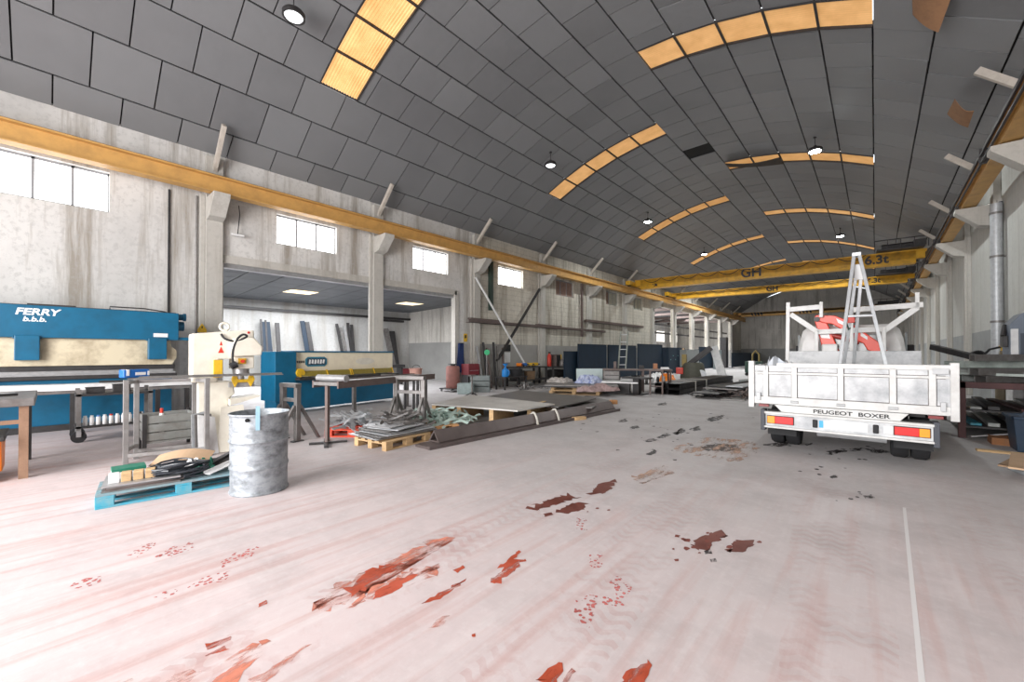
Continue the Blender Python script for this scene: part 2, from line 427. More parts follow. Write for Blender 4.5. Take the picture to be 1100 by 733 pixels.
# ---- corrugated translucent rooflights
def sky_mat():
    m, nt, b = newmat('amber_rooflight', .5)
    n = noise(nt, 2.2, 5, .6); g = nt.nodes.new('ShaderNodeNewGeometry'); sp = nt.nodes.new('ShaderNodeSeparateXYZ'); nt.links.new(g.outputs['Position'], sp.inputs[0])
    c = mix(nt, ramp(nt, n, [(.35, gray(0)), (.7, gray(1))]).outputs[0], (.95, .56, .24), (.66, .35, .13))
    wv = nt.nodes.new('ShaderNodeMath'); wv.operation = 'MULTIPLY'; wv.inputs[1].default_value = 2 * math.pi / .0718; nt.links.new(sp.outputs['Y'], wv.inputs[0]); sn = nt.nodes.new('ShaderNodeMath'); sn.operation = 'SINE'; nt.links.new(wv.outputs[0], sn.inputs[0])
    c = mix(nt, ramp(nt, sn.outputs[0], [(.3, gray(0)), (1, gray(.55))]).outputs[0], c, (.5, .24, .07))
    b.inputs['Base Color'].default_value = (.3, .16, .05, 1); nt.links.new(c, b.inputs['Emission Color'])
    b.inputs['Emission Strength'].default_value = .5
    return m
SKYM = sky_mat()
SKYN = sky_mat(); SKYN.node_tree.nodes['Principled BSDF'].inputs['Emission Strength'].default_value = .95
def rooflight(r0, r1, ya, yb, mat, n):
    m = MB(); nc = 14
    pts = PROF[r0:r1 + 1]
    def ring(p, q):
        out = []
        for k in range(nc * 2 + 1):
            yy = ya + (yb - ya) * k / (nc * 2); h = .035 if k % 2 else .0
            out.append(m._v((p[0], yy, p[1] + .03 + h)))
        return out
    rings = [ring(p, None) for p in pts]
    for A, B in zip(rings, rings[1:]):
        for k in range(nc * 2): m.bm.faces.new((A[k], A[k + 1], B[k + 1], B[k]))
    bars = MB()
    for p in pts[1:-1]: bars.bx(p[0] - .025, p[0] + .025, ya, yb, p[1] - .03, p[1] + .02)
    for p, q in zip(pts, pts[1:]):
        for yy in (ya, yb): bars.bar((p[0], yy, p[1] + .0), (q[0], yy, q[1] + .0), .03, .06)
    o = struct(m.build('window_%d' % n, mat)); bars.build('purlin', DSTEEL, o)
    return o
for i, (a, b_) in enumerate(SKY_L): rooflight(3, 8, a, b_, SKYN if i == 0 else SKYM, 20 + i)
for i, (a, b_) in enumerate(SKY_R): rooflight(9, 14, a, b_, SKYM, 30 + i)

# ---- columns with corbels and roof struts
COLY = [-2, 3, 8, 13, 18, 23, 28, 33, 38, 43, 48, 53, 58]
STRUT = M('pale_strut', (.55, .5, .44), .7, 0, (.3, .26, .22), .5)
for i, y in enumerate(COLY):
    for side in (-1, 1):
        if side == 1 and y < 6: continue
        x = XL if side < 0 else XR; s = -side
        m = MB(); lo, hi = sorted((x, x + s * .16)); m.bx(lo, hi, y - .2, y + .2, 0, 7.0)
        lo2, hi2 = sorted((x, x + s * .1)); m.bx(lo2, hi2, y - .32, y - .2, 0, 5.9)
        c = struct(m.build('column', CONC, bev=.015))
        m = MB(); m.prism([(x + s * .1, 5.2), (x + s * .45, 5.28), (x + s * .9, 5.72), (x + s * .9, 5.82), (x + s * .1, 5.82)], 'y', y - .19, y + .19)
        m.build('corbel', CONC, c, .01)
        m = MB(); m.bar((x + s * .1, y, 6.62), (x + s * 1.05, y + .0, 7.55), .14, .1, (0, 1, 0)); m.build('roof_strut', STRUT, c, .008)

# opening frame of the two wide openings
m = MB(); m.bx(XL - .2, XL + .06, 3.2, 11.85, 4.12, 4.34).bx(XL - .2, XL + .06, 11.75, 11.95, 0, 4.3).bx(XL - .25, XL + .04, 7.82, 8.18, 0, 4.15); struct(m.build('trim_1', CONC))
m = MB(); m.bx(XL - .22, XL - .02, 3.25, 11.75, 4.0, 4.13); struct(m.build('lintel', LSTEEL))
# ---- side aisle beyond the openings
ACEIL = M('aisle_ceiling', (.1, .11, .125), .5, 0, (.06, .065, .07), .4, 1)
m = MB(); m.bx(-22.3, -22, 0, 34, 0, 5); struct(m.build('wall_aisle', wall_mat('aisle_plaster', (.5, .5, .49), (.36, .34, .31), (.42, .42, .4), 1.4)))
m = MB(); m.bx(-22, XL - .25, -.3, 0, 0, 5).bx(-22, XL - .25, 15.0, 15.3, 0, 5).bx(-22, XL - .25, 32.9, 33.2, 0, 7.2).bx(-22, XL - .25, 62.7, 63, 0, 7.2); struct(m.build('wall_aisle_end', W_FAR))
ac = MB()
for k in range(8):
    for j in range(14):
        a, b_ = -22 + k * 1.0, -22 + (k + 1) * 1.0; c, d = j * 1.1, j * 1.1 + 1.1
        if (k == 3 and j in (6, 11)): continue
        zz = lambda x: 4.1 + (x + 22) * .03
        v = [ac._v(p) for p in ((a + .015, c + .015, zz(a)), (b_ - .015, c + .015, zz(b_)), (b_ - .015, d - .015, zz(b_)), (a + .015, d - .015, zz(a)))]
        u = [ac._v((q.co.x, q.co.y, q.co.z + .05)) for q in v]
        ac.bm.faces.new(v); ac.bm.faces.new(u[::-1])
        for q in range(4): ac.bm.faces.new((v[q], u[q], u[(q + 1) % 4], v[(q + 1) % 4]))
ac = struct(ac.build('ceiling_aisle', ACEIL))
m = MB(); m.bx(-22, XL - .25, 0, 15.4, 4.5, 4.6); q = m.build('ceiling_backing', HOLE); q.parent = ac
for n, j in ((40, 6), (41, 11)):
    m = MB(); m.bx(-19, -18, j * 1.1, j * 1.1 + 1.1, 4.19, 4.2); struct(m.build('window_%d' % n, glow('pale_amber_rooflight', (1, .82, .55), 1.1)))
m = MB(); m.bx(-21.95, -21.8, 0, 15, 3.62, 3.74); struct(m.build('trim_2', DSTEEL))
m = MB(); m.bx(-22.3, -22, 34, 63, 0, 7.2); far_aisle = struct(m.build('wall_aisle_far', W_LEFT))
m = MB(); m.prism([(-22.3, 6.2), (XL - .2, 7.3), (XL - .2, 7.45), (-22.3, 6.4)], 'y', 33, 63); struct(m.build('ceiling_aisle_far', ACEIL))
for k in range(6):
    m = MB(); y = 35 + k * 4.8; m.bx(-21.99, -21.95, y, y + 2.6, 3.2, 4.6); struct(m.build('window_%d' % (50 + k), glow('hazy_window_pane', (1, .96, .88), 1.3)))
    m = MB(); m.bx(-21.9, XL - .3, y - 1.3, y - 1.2, 5.6, 5.85); m.bar((-21.9, y - 1.25, 5.7), (XL - .3, y - 1.25, 6.9), .1, .12); struct(m.build('beam', RSTEEL))
m = MB()
for z in (4.05, 3.3): m.bx(XL - .6, XL - .5, 33.4, 58, z, z + .16)
struct(m.build('beam', DSTEEL))
# end bay details
m = MB(); m.bx(-8.2, -8.1, YF - .1, YF, 3.5, 7.0); m.bx(-11, -4.5, YF - .12, YF, 4.6, 4.7); struct(m.build('trim_3', W_FAR))
# ================================================================== cranes, rails, lamps
def crane_rail(x, s, label):
    t = thing('crane_rail', label, 'crane rail', (x, 0, 5.85))
    m = MB(); m.bx(-.15, .15, YB, YF - .2, 0, .03).bx(-.012, .012, YB, YF - .2, .03, .41).bx(-.15, .15, YB, YF - .2, .41, .45)
    m.bx(-.16 * s - .01, -.16 * s + .01, YB, YF - .2, .02, .43)
    m.build('beam', RAILY, t)
    m = MB(); m.bx(-.03, .03, YB, YF - .2, .45, .5); m.build('track', DSTEEL, t)
    if s < 0:
        m = MB()
        for dx, z in ((-.2, .36), (-.24, .22), (-.22, .08)): m.bx(dx - .02, dx + .02, YB, YF - .3, z, z + .04)
        for k in range(12): y = 5 + k * 5 - .8; m.bx(-.26, -.05, y - .02, y + .02, .06, .42)
        m.build('power_track', DSTEEL, t)
    return t
crane_rail(-13.2, -1 * -1, 'ochre steel crane rail beam running along the windowed left wall')
crane_rail(2.08, -1, 'ochre steel crane rail beam with black power track along the right wall')

def bridge(p, q, z, dep, wd, label, marks, name='overhead_crane', dark_end=True, mat=None):
    p, q = Vector((*p, z)), Vector((*q, z)); d = q - p; L = d.length; ang = math.atan2(d.y, d.x)
    t = thing(name, label, 'overhead crane', p, ang)
    mt = mat or YEL
    m = MB(); m.bx(.5, L - .5, -wd / 2, wd / 2, .04, dep - .04).bx(.1, L - .1, -wd / 2, wd / 2, .24, dep - .04); m.build('girder', mt, t)
    m = MB(); m.bx(.5, L - .5, -wd / 2 - .07, wd / 2 + .07, 0, .05).bx(.1, L - .1, -wd / 2 - .07, wd / 2 + .07, dep - .05, dep); m.build('flange', mt, t)
    for e in (0, L):
        m = MB(); m.bx(e - .16, e + .16, -1.35, 1.35, .22, .52); o = m.build('end_carriage', DSTEEL if e else mt, t, .02)
        for yy in (-1.05, 1.05):
            m = MB(); m.cyl((e - .1, yy, .305), (e + .1, yy, .305), .15, n=20); m.build('wheel', DSTEEL, o)
    # festoon cable hanging in loops along the girder
    pts = []; n = int(L / 1.45)
    for k in range(n * 8 + 1):
        u = k / 8; ph = u % 1; sag = .42 * 4 * ph * (1 - ph)
        pts.append((.8 + (L * .84 - .8) * u / n, -wd / 2 - .12, dep - .02 - sag * dep * .9))
    m = MB(); m.tube(pts, .02, 6); m.build('festoon_cable', BLACK, t)
    # hoist trolley at the right hand end
    m = MB(); x = L - 1.15; m.bx(x - .9, x + .9, -wd / 2 - .7, wd / 2 + .7, dep, dep + .1); tr = m.build('trolley', DSTEEL, t, .02)
    m = MB(); m.cyl((x - .7, -.55, dep + .22), (x + .6, -.55, dep + .22), .14, n=20); m.bx(x + .5, x + .95, -.85, -.25, dep + .1, dep + .4); m.build('hoist_drum', DSTEEL, tr)
    m = MB()
    for k in range(5): m.bx(x - 1 + k * .5, x - .97 + k * .5, -.9, -.86, dep, dep + .55)
    m.bx(x - 1, x + 1.05, -.9, -.86, dep + .5, dep + .55); m.build('guard_rail', DSTEEL, tr)
    for (body, u, sz, zz) in marks: text('lettering', body, sz, BLET, t, (L * u, -wd / 2 - .012, dep * zz), (R(90), 0, 0), 0, .017)
    return t
bridge((-13.2, 28.5), (2.08, 29.6), 6.2, .68, .4, 'yellow bridge crane nearest the camera, marked GH and 6.3t', [('GH', .488, .78, .54), ('6.3t', .868, .62, .5), ('6.3t', .1, .22, .3)])
bridge((-13.2, 35.6), (2.08, 37.1), 6.2, .5, .4, 'bright yellow bridge crane just behind the GH crane', [('GH', .484, .52, .5), ('6.3t', .86, .42, .5)])
t = bridge((-13.2, 58.5), (2.08, 58.5), 6.2, .5, .4, 'small orange bridge crane with hazard stripes by the far end wall', [], mat=RAILY)
m = MB()
for x0 in (1.7, 6.6, 12.0):
    for k in range(4): m.prism([(x0 + k * .34, .02), (x0 + .17 + k * .34, .02), (x0 + .03 + k * .34, .48), (x0 - .14 + k * .34, .48)], 'y', -.222, -.205)
m.build('hazard_stripe', BLET, t)

LAMP = glow('led_white', (.93, 1, 1), 60)
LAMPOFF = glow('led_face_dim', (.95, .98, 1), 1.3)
def lamp(x, y, label, on, z=8.95, power=1100):
    t = thing('pendant_lamp', label, 'lamp', (x, y, z), 0, 'round pendant lamps under the roof')
    m = MB(); m.lathe([(.05, .2), (.06, .12), (.2, .1), (.23, .06), (.23, -.02), (.19, -.02), (.19, .0), (.0, .0)], 28); m.build('lamp_body', DSTEEL, t, smooth=True)
    m = MB(); m.lathe([(.0, -.06), (.1, -.05), (.17, -.028), (.187, .0)], 28); m.build('lamp_face', LAMP if on else LAMPOFF, t, smooth=True)
    ang = math.asin(max(-1, min(1, (x - RC[0]) / RR))); top = RC[1] + RR * math.cos(ang) - z
    m = MB(); m.cyl((0, 0, .18), (0, 0, top), .012, n=6); m.lathe([(.05, top), (.05, top - .05)], 12); m.build('chain', DSTEEL, t)
    if on:
        l = bpy.data.lights.new('lamp_light', 'SPOT'); l.energy = power; l.spot_size = R(150); l.spot_blend = .5; l.shadow_soft_size = .18; l.color = (.95, 1, 1)
        lo = bpy.data.objects.new('lamp_light', l); C.objects.link(lo); lo.parent = t; lo.location = (0, 0, -.06)
lamp(-9.5, 3.5, 'round pendant lamp nearest the camera beside the brightest rooflight, unlit', False)
lamp(-9.5, 13.0, 'small unlit pendant lamp at left, second from the camera, before a rooflight', False)
lamp(-9.5, 22.2, 'nearest lit pendant lamp on the left side of the roof', True)
lamp(-9.5, 32.3, 'second lit pendant lamp on the left roof side, in front of the GH crane', True)
lamp(-1.6, 18.5, 'lit pendant lamp in front of the right rooflight, the larger one', True)
lamp(-1.6, 33.0, 'small lit pendant lamp far down the right side of the roof', True)

lamp(-9.5, 42.0, 'added lit pendant lamp on the left roof side, unseen behind the GH crane girder', True, 8.95, 3600)  # extra lamp, added to bring light to the far end
# loose and torn roof panels
def flap(name, pts, mat, label):
    m = MB(); a, b_, c, d = [Vector(p) for p in pts]
    def fn(u, v):
        p = (a * (1 - u) + b_ * u) * (1 - v) + (d * (1 - u) + c * u) * v
        return p + Vector((0, 0, -.12 * math.sin(math.pi * u) * (1 - .5 * v)))
    m.grid(fn, 8, 3, .02); return tag(m.build(name, mat, smooth=True), label, 'roof panel')
BROWN = M('brown_backing', (.3, .16, .08), .8, 0, (.15, .08, .05), .5)
flap('loose_roof_panel', [(-4.9, 19.7, 9.95), (-2.9, 19.9, 9.65), (-2.9, 20.8, 9.7), (-4.9, 20.3, 10.0)], M('scorched_panel', (.06, .045, .035), .8, 0, (.02, .02, .02), .6), 'dark loose roof panel sagging across the lit right rooflight near the black hole')
flap('torn_roof_panel', [(.55, 10.6, 8.42), (1.1, 10.5, 8.05), (.95, 11.3, 7.75), (.6, 11.4, 8.35)], BROWN, 'torn brown panel piece hanging from the roof at the top right corner')
flap('curled_insulation', [(1.45, 14.2, 7.6), (1.75, 14.2, 7.2), (1.75, 15.0, 7.15), (1.4, 15.0, 7.62)], BROWN, 'curled brown insulation piece stuck behind a right wall roof strut')
# pipe on the right wall
t = thing('drain_pipe', 'galvanised round downpipe on the right wall, beside the machine', 'pipe', (XR - .17, 17.35, 0))
m = MB(); m.cyl((0, 0, 0), (0, 0, 5.7), .12, n=20); m.build('pipe', GALV, t, smooth=True)
m = MB()
for z in (.6, 2.4, 4.2, 5.4): m.lathe([(.135, z), (.135, z + .06)], 20)
m.bx(0, .165, -.02, .02, 2.4, 2.44).bx(0, .165, -.02, .02, 4.2, 4.24); m.build('clamp', STEEL, t)
m = MB(); m.cyl((XR - .05, 17.6, 0), (XR - .05, 17.6, 5.8), .04, n=12); tag(m.build('conduit', plain('blue_black_conduit', (.02, .03, .06), .5), smooth=True), 'thin dark conduit running up the right wall beside the downpipe', 'conduit')
# ================================================================== left row of machines
S_, C_ = math.sin(YAW), math.cos(YAW)
def F(x, y, z=0.0):
    """point of the photograph on the level z"""
    u = (x - 550) / 440.0; v = (380 - y) / 440.0; t = (z - EYE) / v
    return Vector(((-S_ + u * C_) * t, (C_ + u * S_) * t, z))

# ---- press brake
t = thing('press_brake', 'long blue press brake lettered FERRY b.b.b. against the left wall', 'press brake', (-12.2, 0, 0))
m = MB(); m.bx(-.55, 0, -2.3, 2.0, 1.86, 2.49); beam = m.build('upper_beam', BLUE, t, .012)
m = MB(); m.bx(-.52, -.02, -2.2, 1.95, 2.49, 2.50); m.bx(-.5, -.1, -.3, .35, 2.5, 2.53); m.build('top_cover', DSTEEL, t)
m = MB()
m.prism([(-2.3, 1.3), (1.9, 1.3), (1.98, 1.45), (1.98, 1.62), (1.88, 1.72), (1.86, 1.86), (1.2, 1.86), (.55, 1.86), (-.1, 1.86), (-2.3, 1.86)], 'x', -.3, -.1); m.build('ram', CREAM, t, .01)
for a, b_ in ((-.45, -.13), (1.46, 1.78)):
    m = MB(); m.bx(-.12, .05, a, b_, 1.42, 1.9); m.bx(-.12, .0, a - .03, b_ + .03, 1.84, 1.9); m.build('cylinder_box', BLUE, t, .012)
m = MB(); m.bx(-.26, -.14, -2.25, 1.95, 1.2, 1.3); m.build('punch_holder', DSTEEL, t, .01)
m = MB(); m.bx(-.22, -.18, -2.2, 1.93, 1.13, 1.2); m.build('punch', LSTEEL, t)
m = MB(); m.bx(-.3, -.06, -2.3, 1.98, 1.02, 1.1); m.build('die_holder', DSTEEL, t, .01)
m = MB(); m.bx(-.24, -.12, -2.25, 1.96, 1.1, 1.135); m.build('die', LSTEEL, t)
m = MB(); m.bx(-.45, -.12, -2.2, 1.9, .02, 1.02); m.build('lower_beam', BLUE, t, .01)
m = MB(); m.bx(-.1, -.06, -2.2, 1.9, .0, .12); m.build('kick_rail', DSTEEL, t)
for y in (-1.55, 1.62):
    m = MB(); m.prism([(-1.35, 0), (-.45, 0), (-.45, 1.0), (-.75, 1.12), (-.75, 1.32), (-.45, 1.45), (-.45, 2.4), (-1.35, 2.4)], 'y', y, y + .09); m.build('side_frame', BLUE, t, .01)
text('lettering', 'FERRY', .175, WLET, beam, (.004, -.17, 2.355), (R(90), 0, R(90)), .2, .006, .003, 1.15)
text('lettering', 'b.b.b.', .13, WLET, beam, (.004, -.2, 2.215), (R(90), 0, R(90)), .2, .004, .003, 1.1)
m = MB(); m.bx(.0, .006, 1.55, 1.8, 1.925, 2.01); m.build('rating_plate', WHITEP, beam)
m = MB(); m.tube([(-.1, .85, 2.49), (-.1, .85, 2.56), (-.1, 1.4, 2.56), (-.12, 1.75, 2.52), (-.12, 1.8, 2.5)], .014, 8); m.build('hydraulic_pipe', DSTEEL, t, smooth=True)
m = MB(); m.cyl((-.25, 2.0, 2.42), (-.25, 2.12, 2.42), .07, n=18).cyl((-.25, 2.12, 2.42), (-.25, 2.17, 2.42), .09, n=18).cyl((-.25, 2.0, 2.2), (-.25, 2.13, 2.2), .11, n=18); m.build('valve_block', BLUE, t, smooth=True)
m = MB(); m.bx(-.1, -.05, 1.9, 2.75, 1.86, 1.93).bx(-.12, -.03, 2.66, 2.76, 1.6, 1.93); arm = m.build('control_arm', BLUE, t, .01)
m = MB(); m.bx(-.14, .06, 2.55, 2.85, 1.15, 1.9); cb = m.build('control_box', M('control_grey', (.36, .35, .34), .5), t, .015)
m = MB()
for k in range(4):
    for j in range(2): m.cyl((.06, 2.63 + j * .13, 1.35 + k * .13), (.085, 2.63 + j * .13, 1.35 + k * .13), .03, n=12)
m.build('button', BLACK, cb, smooth=True)
m = MB(); m.bx(.06, .07, 2.6, 2.8, 1.72, 1.86); m.build('screen', BLACK, cb)
# sheet support in front of the press
t = thing('sheet_support', 'long grey support table with white sheet edge in front of the blue press', 'support table', (-11.55, 0, 0))
m = MB(); m.bx(-.35, .0, -1.6, 2.15, .78, .84); m.build('tabletop', STEEL, t, .005)
for y in (-1.5, .3, 1.55, 2.05):
    m = MB(); m.bx(-.09, -.01, y - .04, y + .04, 0, .78); m.build('leg', DSTEEL, t)
m = MB(); m.grid(lambda u, v: (-.3 + .33 * v, -1.35 + 3.5 * u, .965 + .006 * math.sin(u * 9)), 20, 2, .118); tag(m.build('folded_white_sheet', WHITE, loc=(-11.55, 0, .0)), 'long white folded sheet lying on the support table before the blue press', 'metal sheet')
for k, (y, ln) in enumerate(((-1.2, .9), (1.0, .7))):
    m = MB(); m.bx(-.02, .02, -ln / 2, ln / 2, 0, .02); m.bx(-.02, -.016, -ln / 2, ln / 2, 0, .04)
    tag(m.build('steel_angle', DSTEEL, loc=(-11.47, y, .972), rot=R(6 - 9 * k)), ('dark angle offcut lying on the left end of the long white sheet', 'dark angle offcut lying on the white sheet above the spray can trolley')[k], 'metal bar')

# ---- work bench at the left edge
t = thing('work_bench', 'steel work bench with rusty tan legs at the left edge', 'work bench', (-7.94, -.18, 0), R(0))
m = MB(); m.bx(-1.5, .1, -1.6, .06, .9, 1.0); m.build('bench_top', STEEL, t, .01)
TAN = M('rusty_tan', (.33, .2, .13), .7, .2, (.15, .09, .06), .6)
for x, y in ((0, -.03), (-1.35, -.03), (0, -1.5), (-1.35, -1.5)):
    m = MB(); m.bx(x - .04, x + .04, y - .04, y + .04, 0, .9); m.build('leg', TAN if x == 0 else DSTEEL, t)
m = MB(); m.bx(-.02, .02, -1.5, 0, .68, .73); m.build('rail', TAN, t)
for k, (x, y, a, L) in enumerate(((-.3, -.3, 20, 1.1), (-.55, -.25, 8, .9), (-.8, -.3, -14, 1.0))):
    m = MB(); m.bx(-.03, .03, -L / 2, L / 2, 0, .03)
    tag(m.build('flat_bar', LSTEEL if k else DSTEEL, loc=(-7.94 + x, -.5 + y, 1.0), rot=R(a)), ['dark flat bar nearest the front corner of the left edge bench', 'bright flat bar in the middle of the left edge bench', 'bright flat bar farthest back on the left edge bench'][k], 'metal bar')
t = thing('tipping_skip', 'orange tipping skip with dark rim under the bench at left edge', 'skip', (-8.16, -.68, 0))
m = MB(); m.prism([(-.3, .1), (.12, .1), (.34, .52), (-.45, .52)], 'y', -.45, .3); m.build('hopper', ORANGE, t, .01)
m = MB(); m.bx(-.48, .37, -.48, .33, .5, .56); m.build('rim', DSTEEL, t, .01)
m = MB(); m.bx(-.3, .3, -.4, -.3, 0, .1).bx(-.3, .3, .14, .24, 0, .1); m.build('foot', DSTEEL, t)
m = MB(); m.tube([(.37, .1, .54), (.45, .12, .52), (.46, .2, .48), (.38, .22, .46)], .014, 8); m.build('hook', LSTEEL, t, smooth=True)

# ---- trolley with spray cans
t = thing('tool_trolley', 'dark steel trolley on castors in front of the blue press', 'trolley', (-10.62, .8, 0))
m = MB(); m.bx(-.28, .28, -.5, .52, .24, .28); m.build('lower_shelf', DSTEEL, t)
m = MB(); m.bx(-.28, .28, -.5, .52, .8, .84); m.build('upper_shelf', DSTEEL, t)
for x in (-.25, .25):
    for y in (-.46, .48):
        m = MB(); m.bx(x - .03, x + .03, y - .03, y + .03, .2, .92); m.build('post', STEEL, t)
        m = MB(); m.cyl((x - .03, y, .1), (x + .03, y, .1), .1, n=20); wl = m.build('castor', BLACK, t, smooth=True)
        m = MB(); m.bx(x - .05, x + .05, y - .03, y + .03, .1, .21); m.build('castor_fork', LSTEEL, wl)
CANC = [WHITEP, WHITEP, plain('can_blue', (.1, .25, .6), .4), WHITEP, RED, WHITEP, WHITEP, plain('can_grey', (.55, .57, .6), .4), WHITEP, WHITEP]
CANN = ['white', 'white', 'blue capped', 'white', 'red capped', 'white', 'white', 'grey capped', 'white', 'white']
def can(loc, capmat, label, group='spray cans on the trolley shelf', h=.17):
    t = thing('spray_can', label, 'spray can', loc, 0, group)
    m = MB(); m.lathe([(.031, 0), (.033, .005), (.033, h * .78), (.026, h * .84), (.012, h * .86)], 16); m.build('can_body', WHITEP, t, smooth=True)
    m = MB(); m.lathe([(.02, h * .84), (.022, h * .86), (.022, h), (.0, h)], 16); m.build('can_cap', capmat, t, smooth=True)
    return t
for k in range(10):
    can((-10.42, .42 + k * .082, .28), CANC[k], '%s spray can, %s from the left on the trolley lower shelf' % (CANN[k], ORD[k]))
for k, (x, y) in enumerate(((-10.6, .55), (-10.62, .9))):
    m = MB(); m.bx(-.1, .1, -.12, .12, 0, .1 + k * .04); m.bx(-.11, .11, -.13, .13, .09 + k * .04, .1 + k * .04)
    tag(m.build('parts_box', DSTEEL, loc=(x, y, .84), bev=.008), ['low dark parts box at the left on the trolley top shelf', 'taller dark parts box at the right on the trolley top shelf'][k], 'box')

# ---- grey stillage crate
t = thing('stillage_crate', 'grey slatted crate on feet behind the steel frame', 'crate', (-8.75, 1.3, 0))
GREYW = M('grey_crate_paint', (.3, .31, .3), .7, .2, (.16, .13, .11), .6)
m = MB(); m.bx(-.26, .26, -.31, .31, .14, .17)
m.build('crate_base', GREYW, t)
for s in (-1, 1):
    m = MB()
    for k in range(3): m.bx(s * .26 - .012, s * .26 + .012, -.31, .31, .18 + k * .135, .3 + k * .135)
    m.build('side_slats', GREYW, t, .006)
    m = MB()
    for k in range(3): m.bx(-.25, .25, s * .31 - .012, s * .31 + .012, .18 + k * .135, .3 + k * .135)
    m.build('end_slats', GREYW, t, .006)
    for q in (-1, 1):
        m = MB(); m.bx(s * .27 - .025, s * .27 + .025, q * .32 - .025, q * .32 + .025, 0, .6); m.build('corner_post', DSTEEL, t)
can((-8.6, 1.2, .17), RED, 'white spray can with red cap sticking out of the grey crate', 'cans in the grey crate', .5)

# ---- steel frame with a bar on it
t = thing('tube_stand', 'tall grey welded tube frame standing behind the blue pallet', 'steel frame', (0, 0, 0))
A, B, Cc, D = Vector((-7.84, .71, 0)), Vector((-8.14, .85, 0)), Vector((-7.95, 1.5, 0)), Vector((-7.56, 1.58, 0))
TUBE = M('grey_tube', (.3, .29, .285), .45, .4, (.14, .12, .11), .5)
for p in (A, B, Cc, D):
    m = MB(); m.bar(p, p + Vector((0, 0, 1.18)), .06, .06); m.build('post', TUBE, t, .004)
for p, q, z in ((A, D, .12), (B, Cc, .12), (A, B, .2), (Cc, D, .2), (A, B, 1.14), (Cc, D, 1.14), (B, Cc, 1.14)):
    m = MB(); m.bar(p + Vector((0, 0, z)), q + Vector((0, 0, z)), .045, .05); m.build('rail', TUBE, t, .004)
m = MB(); m.bar((-7.8, .72, 1.195), (-7.6, 2.65, 1.195), .09, .012).bar((-7.84, .72, 1.21), (-7.64, 2.65, 1.21), .008, .03)
tag(m.build('angle_bar', STEEL), 'long steel angle bar fed from the tube frame through the white punching machine', 'metal bar')
t = thing('blue_case', 'small bright blue case with white label on the tube frame', 'case', (-7.88, .8, 1.21), R(108))
m = MB(); m.bx(-.15, .15, -.07, .07, 0, .115); m.build('case_body', BLUEP, t, .015)
m = MB(); m.bx(-.02, .1, .07, .074, .035, .075); m.build('case_label', WHITEP, t); m = MB(); m.bx(-.02, .1, -.074, -.07, .035, .075); m.build('case_label', WHITEP, t)
m = MB(); m.bx(-.12, -.09, -.076, .076, .03, .116).bx(.12, .14, -.076, .076, .03, .09); m.build('case_clasp', WHITEP, t)

# ---- white punching machine
t = thing('punching_machine', 'cream white punching machine with yellow guards behind the steel drum', 'punching machine', (-8.0, 1.93, 0), R(-4))
m = MB(); m.prism([(-.47, 1.1), (-.47, 1.86), (-.28, 1.88), (.2, 1.94), (.36, 1.94), (.36, 1.75), (.36, 1.46), (-.12, 1.46), (-.14, 1.1)], 'x', -.22, .16); m.build('head_frame', CREAMW, t, .02)
m = MB(); m.prism([(.05, 1.5), (.05, 1.8), (.34, 1.82), (.47, 1.66), (.45, 1.52)], 'x', .14, .26); m.build('nose_cover', CREAMW, t, .02)
m = MB(); m.bx(-.16, .18, .06, .36, 1.3, 1.5); m.build('punch_block', CREAMW, t, .015)
m = MB(); m.cyl((.02, .2, 1.2), (.02, .2, 1.32), .12, n=20).cyl((.02, .2, 1.12), (.02, .2, 1.2), .05, n=16); m.build('punch', LSTEEL, t, smooth=True)
m = MB(); m.prism([(-.4, 0), (-.4, 1.1), (.06, 1.1), (.1, .9), (.0, .8), (.12, .0)], 'x', -.2, .14); m.build('pedestal', CREAMW, t, .02)
m = MB(); m.bx(-.18, .2, .0, .36, 1.0, 1.08); m.build('die_table', LSTEEL, t, .01)
m = MB(); m.prism([(.0, .72), (.0, .82), (.42, .86), (.42, .83)], 'x', -.1, .3); m.build('chute', CREAMW, t, .005)
m = MB(); m.bx(.16, .19, -.2, -.08, 1.17, 1.45); m.build('side_guard', YPL, t, .006)
m = MB(); m.prism([(.03, 1.12), (.05, 1.2), (.1, 1.2), (.12, 1.13), (.26, 1.13), (.28, 1.2), (.33, 1.2), (.36, 1.12), (.3, 1.0), (.26, 1.08), (.12, 1.08), (.08, 1.0)], 'x', .2, .24); m.build('finger_guard', YPL, t, .006)
m = MB(); m.tube(spath([(.17, -.1, 1.86), (.22, -.06, 1.79), (.24, .06, 1.75), (.25, .18, 1.79), (.24, .24, 1.84), (.24, .18, 1.86), (.25, .1, 1.78), (.25, .05, 1.62), (.25, .04, 1.48), (.23, .06, 1.38)]), .017, 10); m.cyl((.23, .02, 1.34), (.23, .1, 1.38), .055, n=14); m.build('hose', BLACK, t, smooth=True)
m = MB()
pts = [(0, -.03 + .06 * math.cos(a), 1.99 + .06 * math.sin(a)) for a in [k * math.pi / 8 for k in range(17)]]
m.tube(pts, .02, 8).bx(-.03, .03, -.06, 0, 1.9, 1.94); m.build('lifting_eye', CREAMW, t, smooth=True)
m = MB(); m.bx(.18, .2, .13, .24, 1.38, 1.47); eb = m.build('switch_plate', YPL, t)
m = MB(); m.cyl((.2, .185, 1.425), (.24, .185, 1.425), .028, n=14); m.build('stop_button', RED, eb, smooth=True)
m = MB(); m.prism([(-.14, 1.56), (-.06, 1.56), (-.1, 1.66)], 'x', .16, .164).prism([(-.12, 1.68), (-.08, 1.68), (-.1, 1.75)], 'x', .16, .164); m.build('warning_decal', RED, t)
m = MB(); m.cyl((.16, .28, 1.9), (.166, .28, 1.9), .02, n=12); m.build('red_lamp', RED, t)
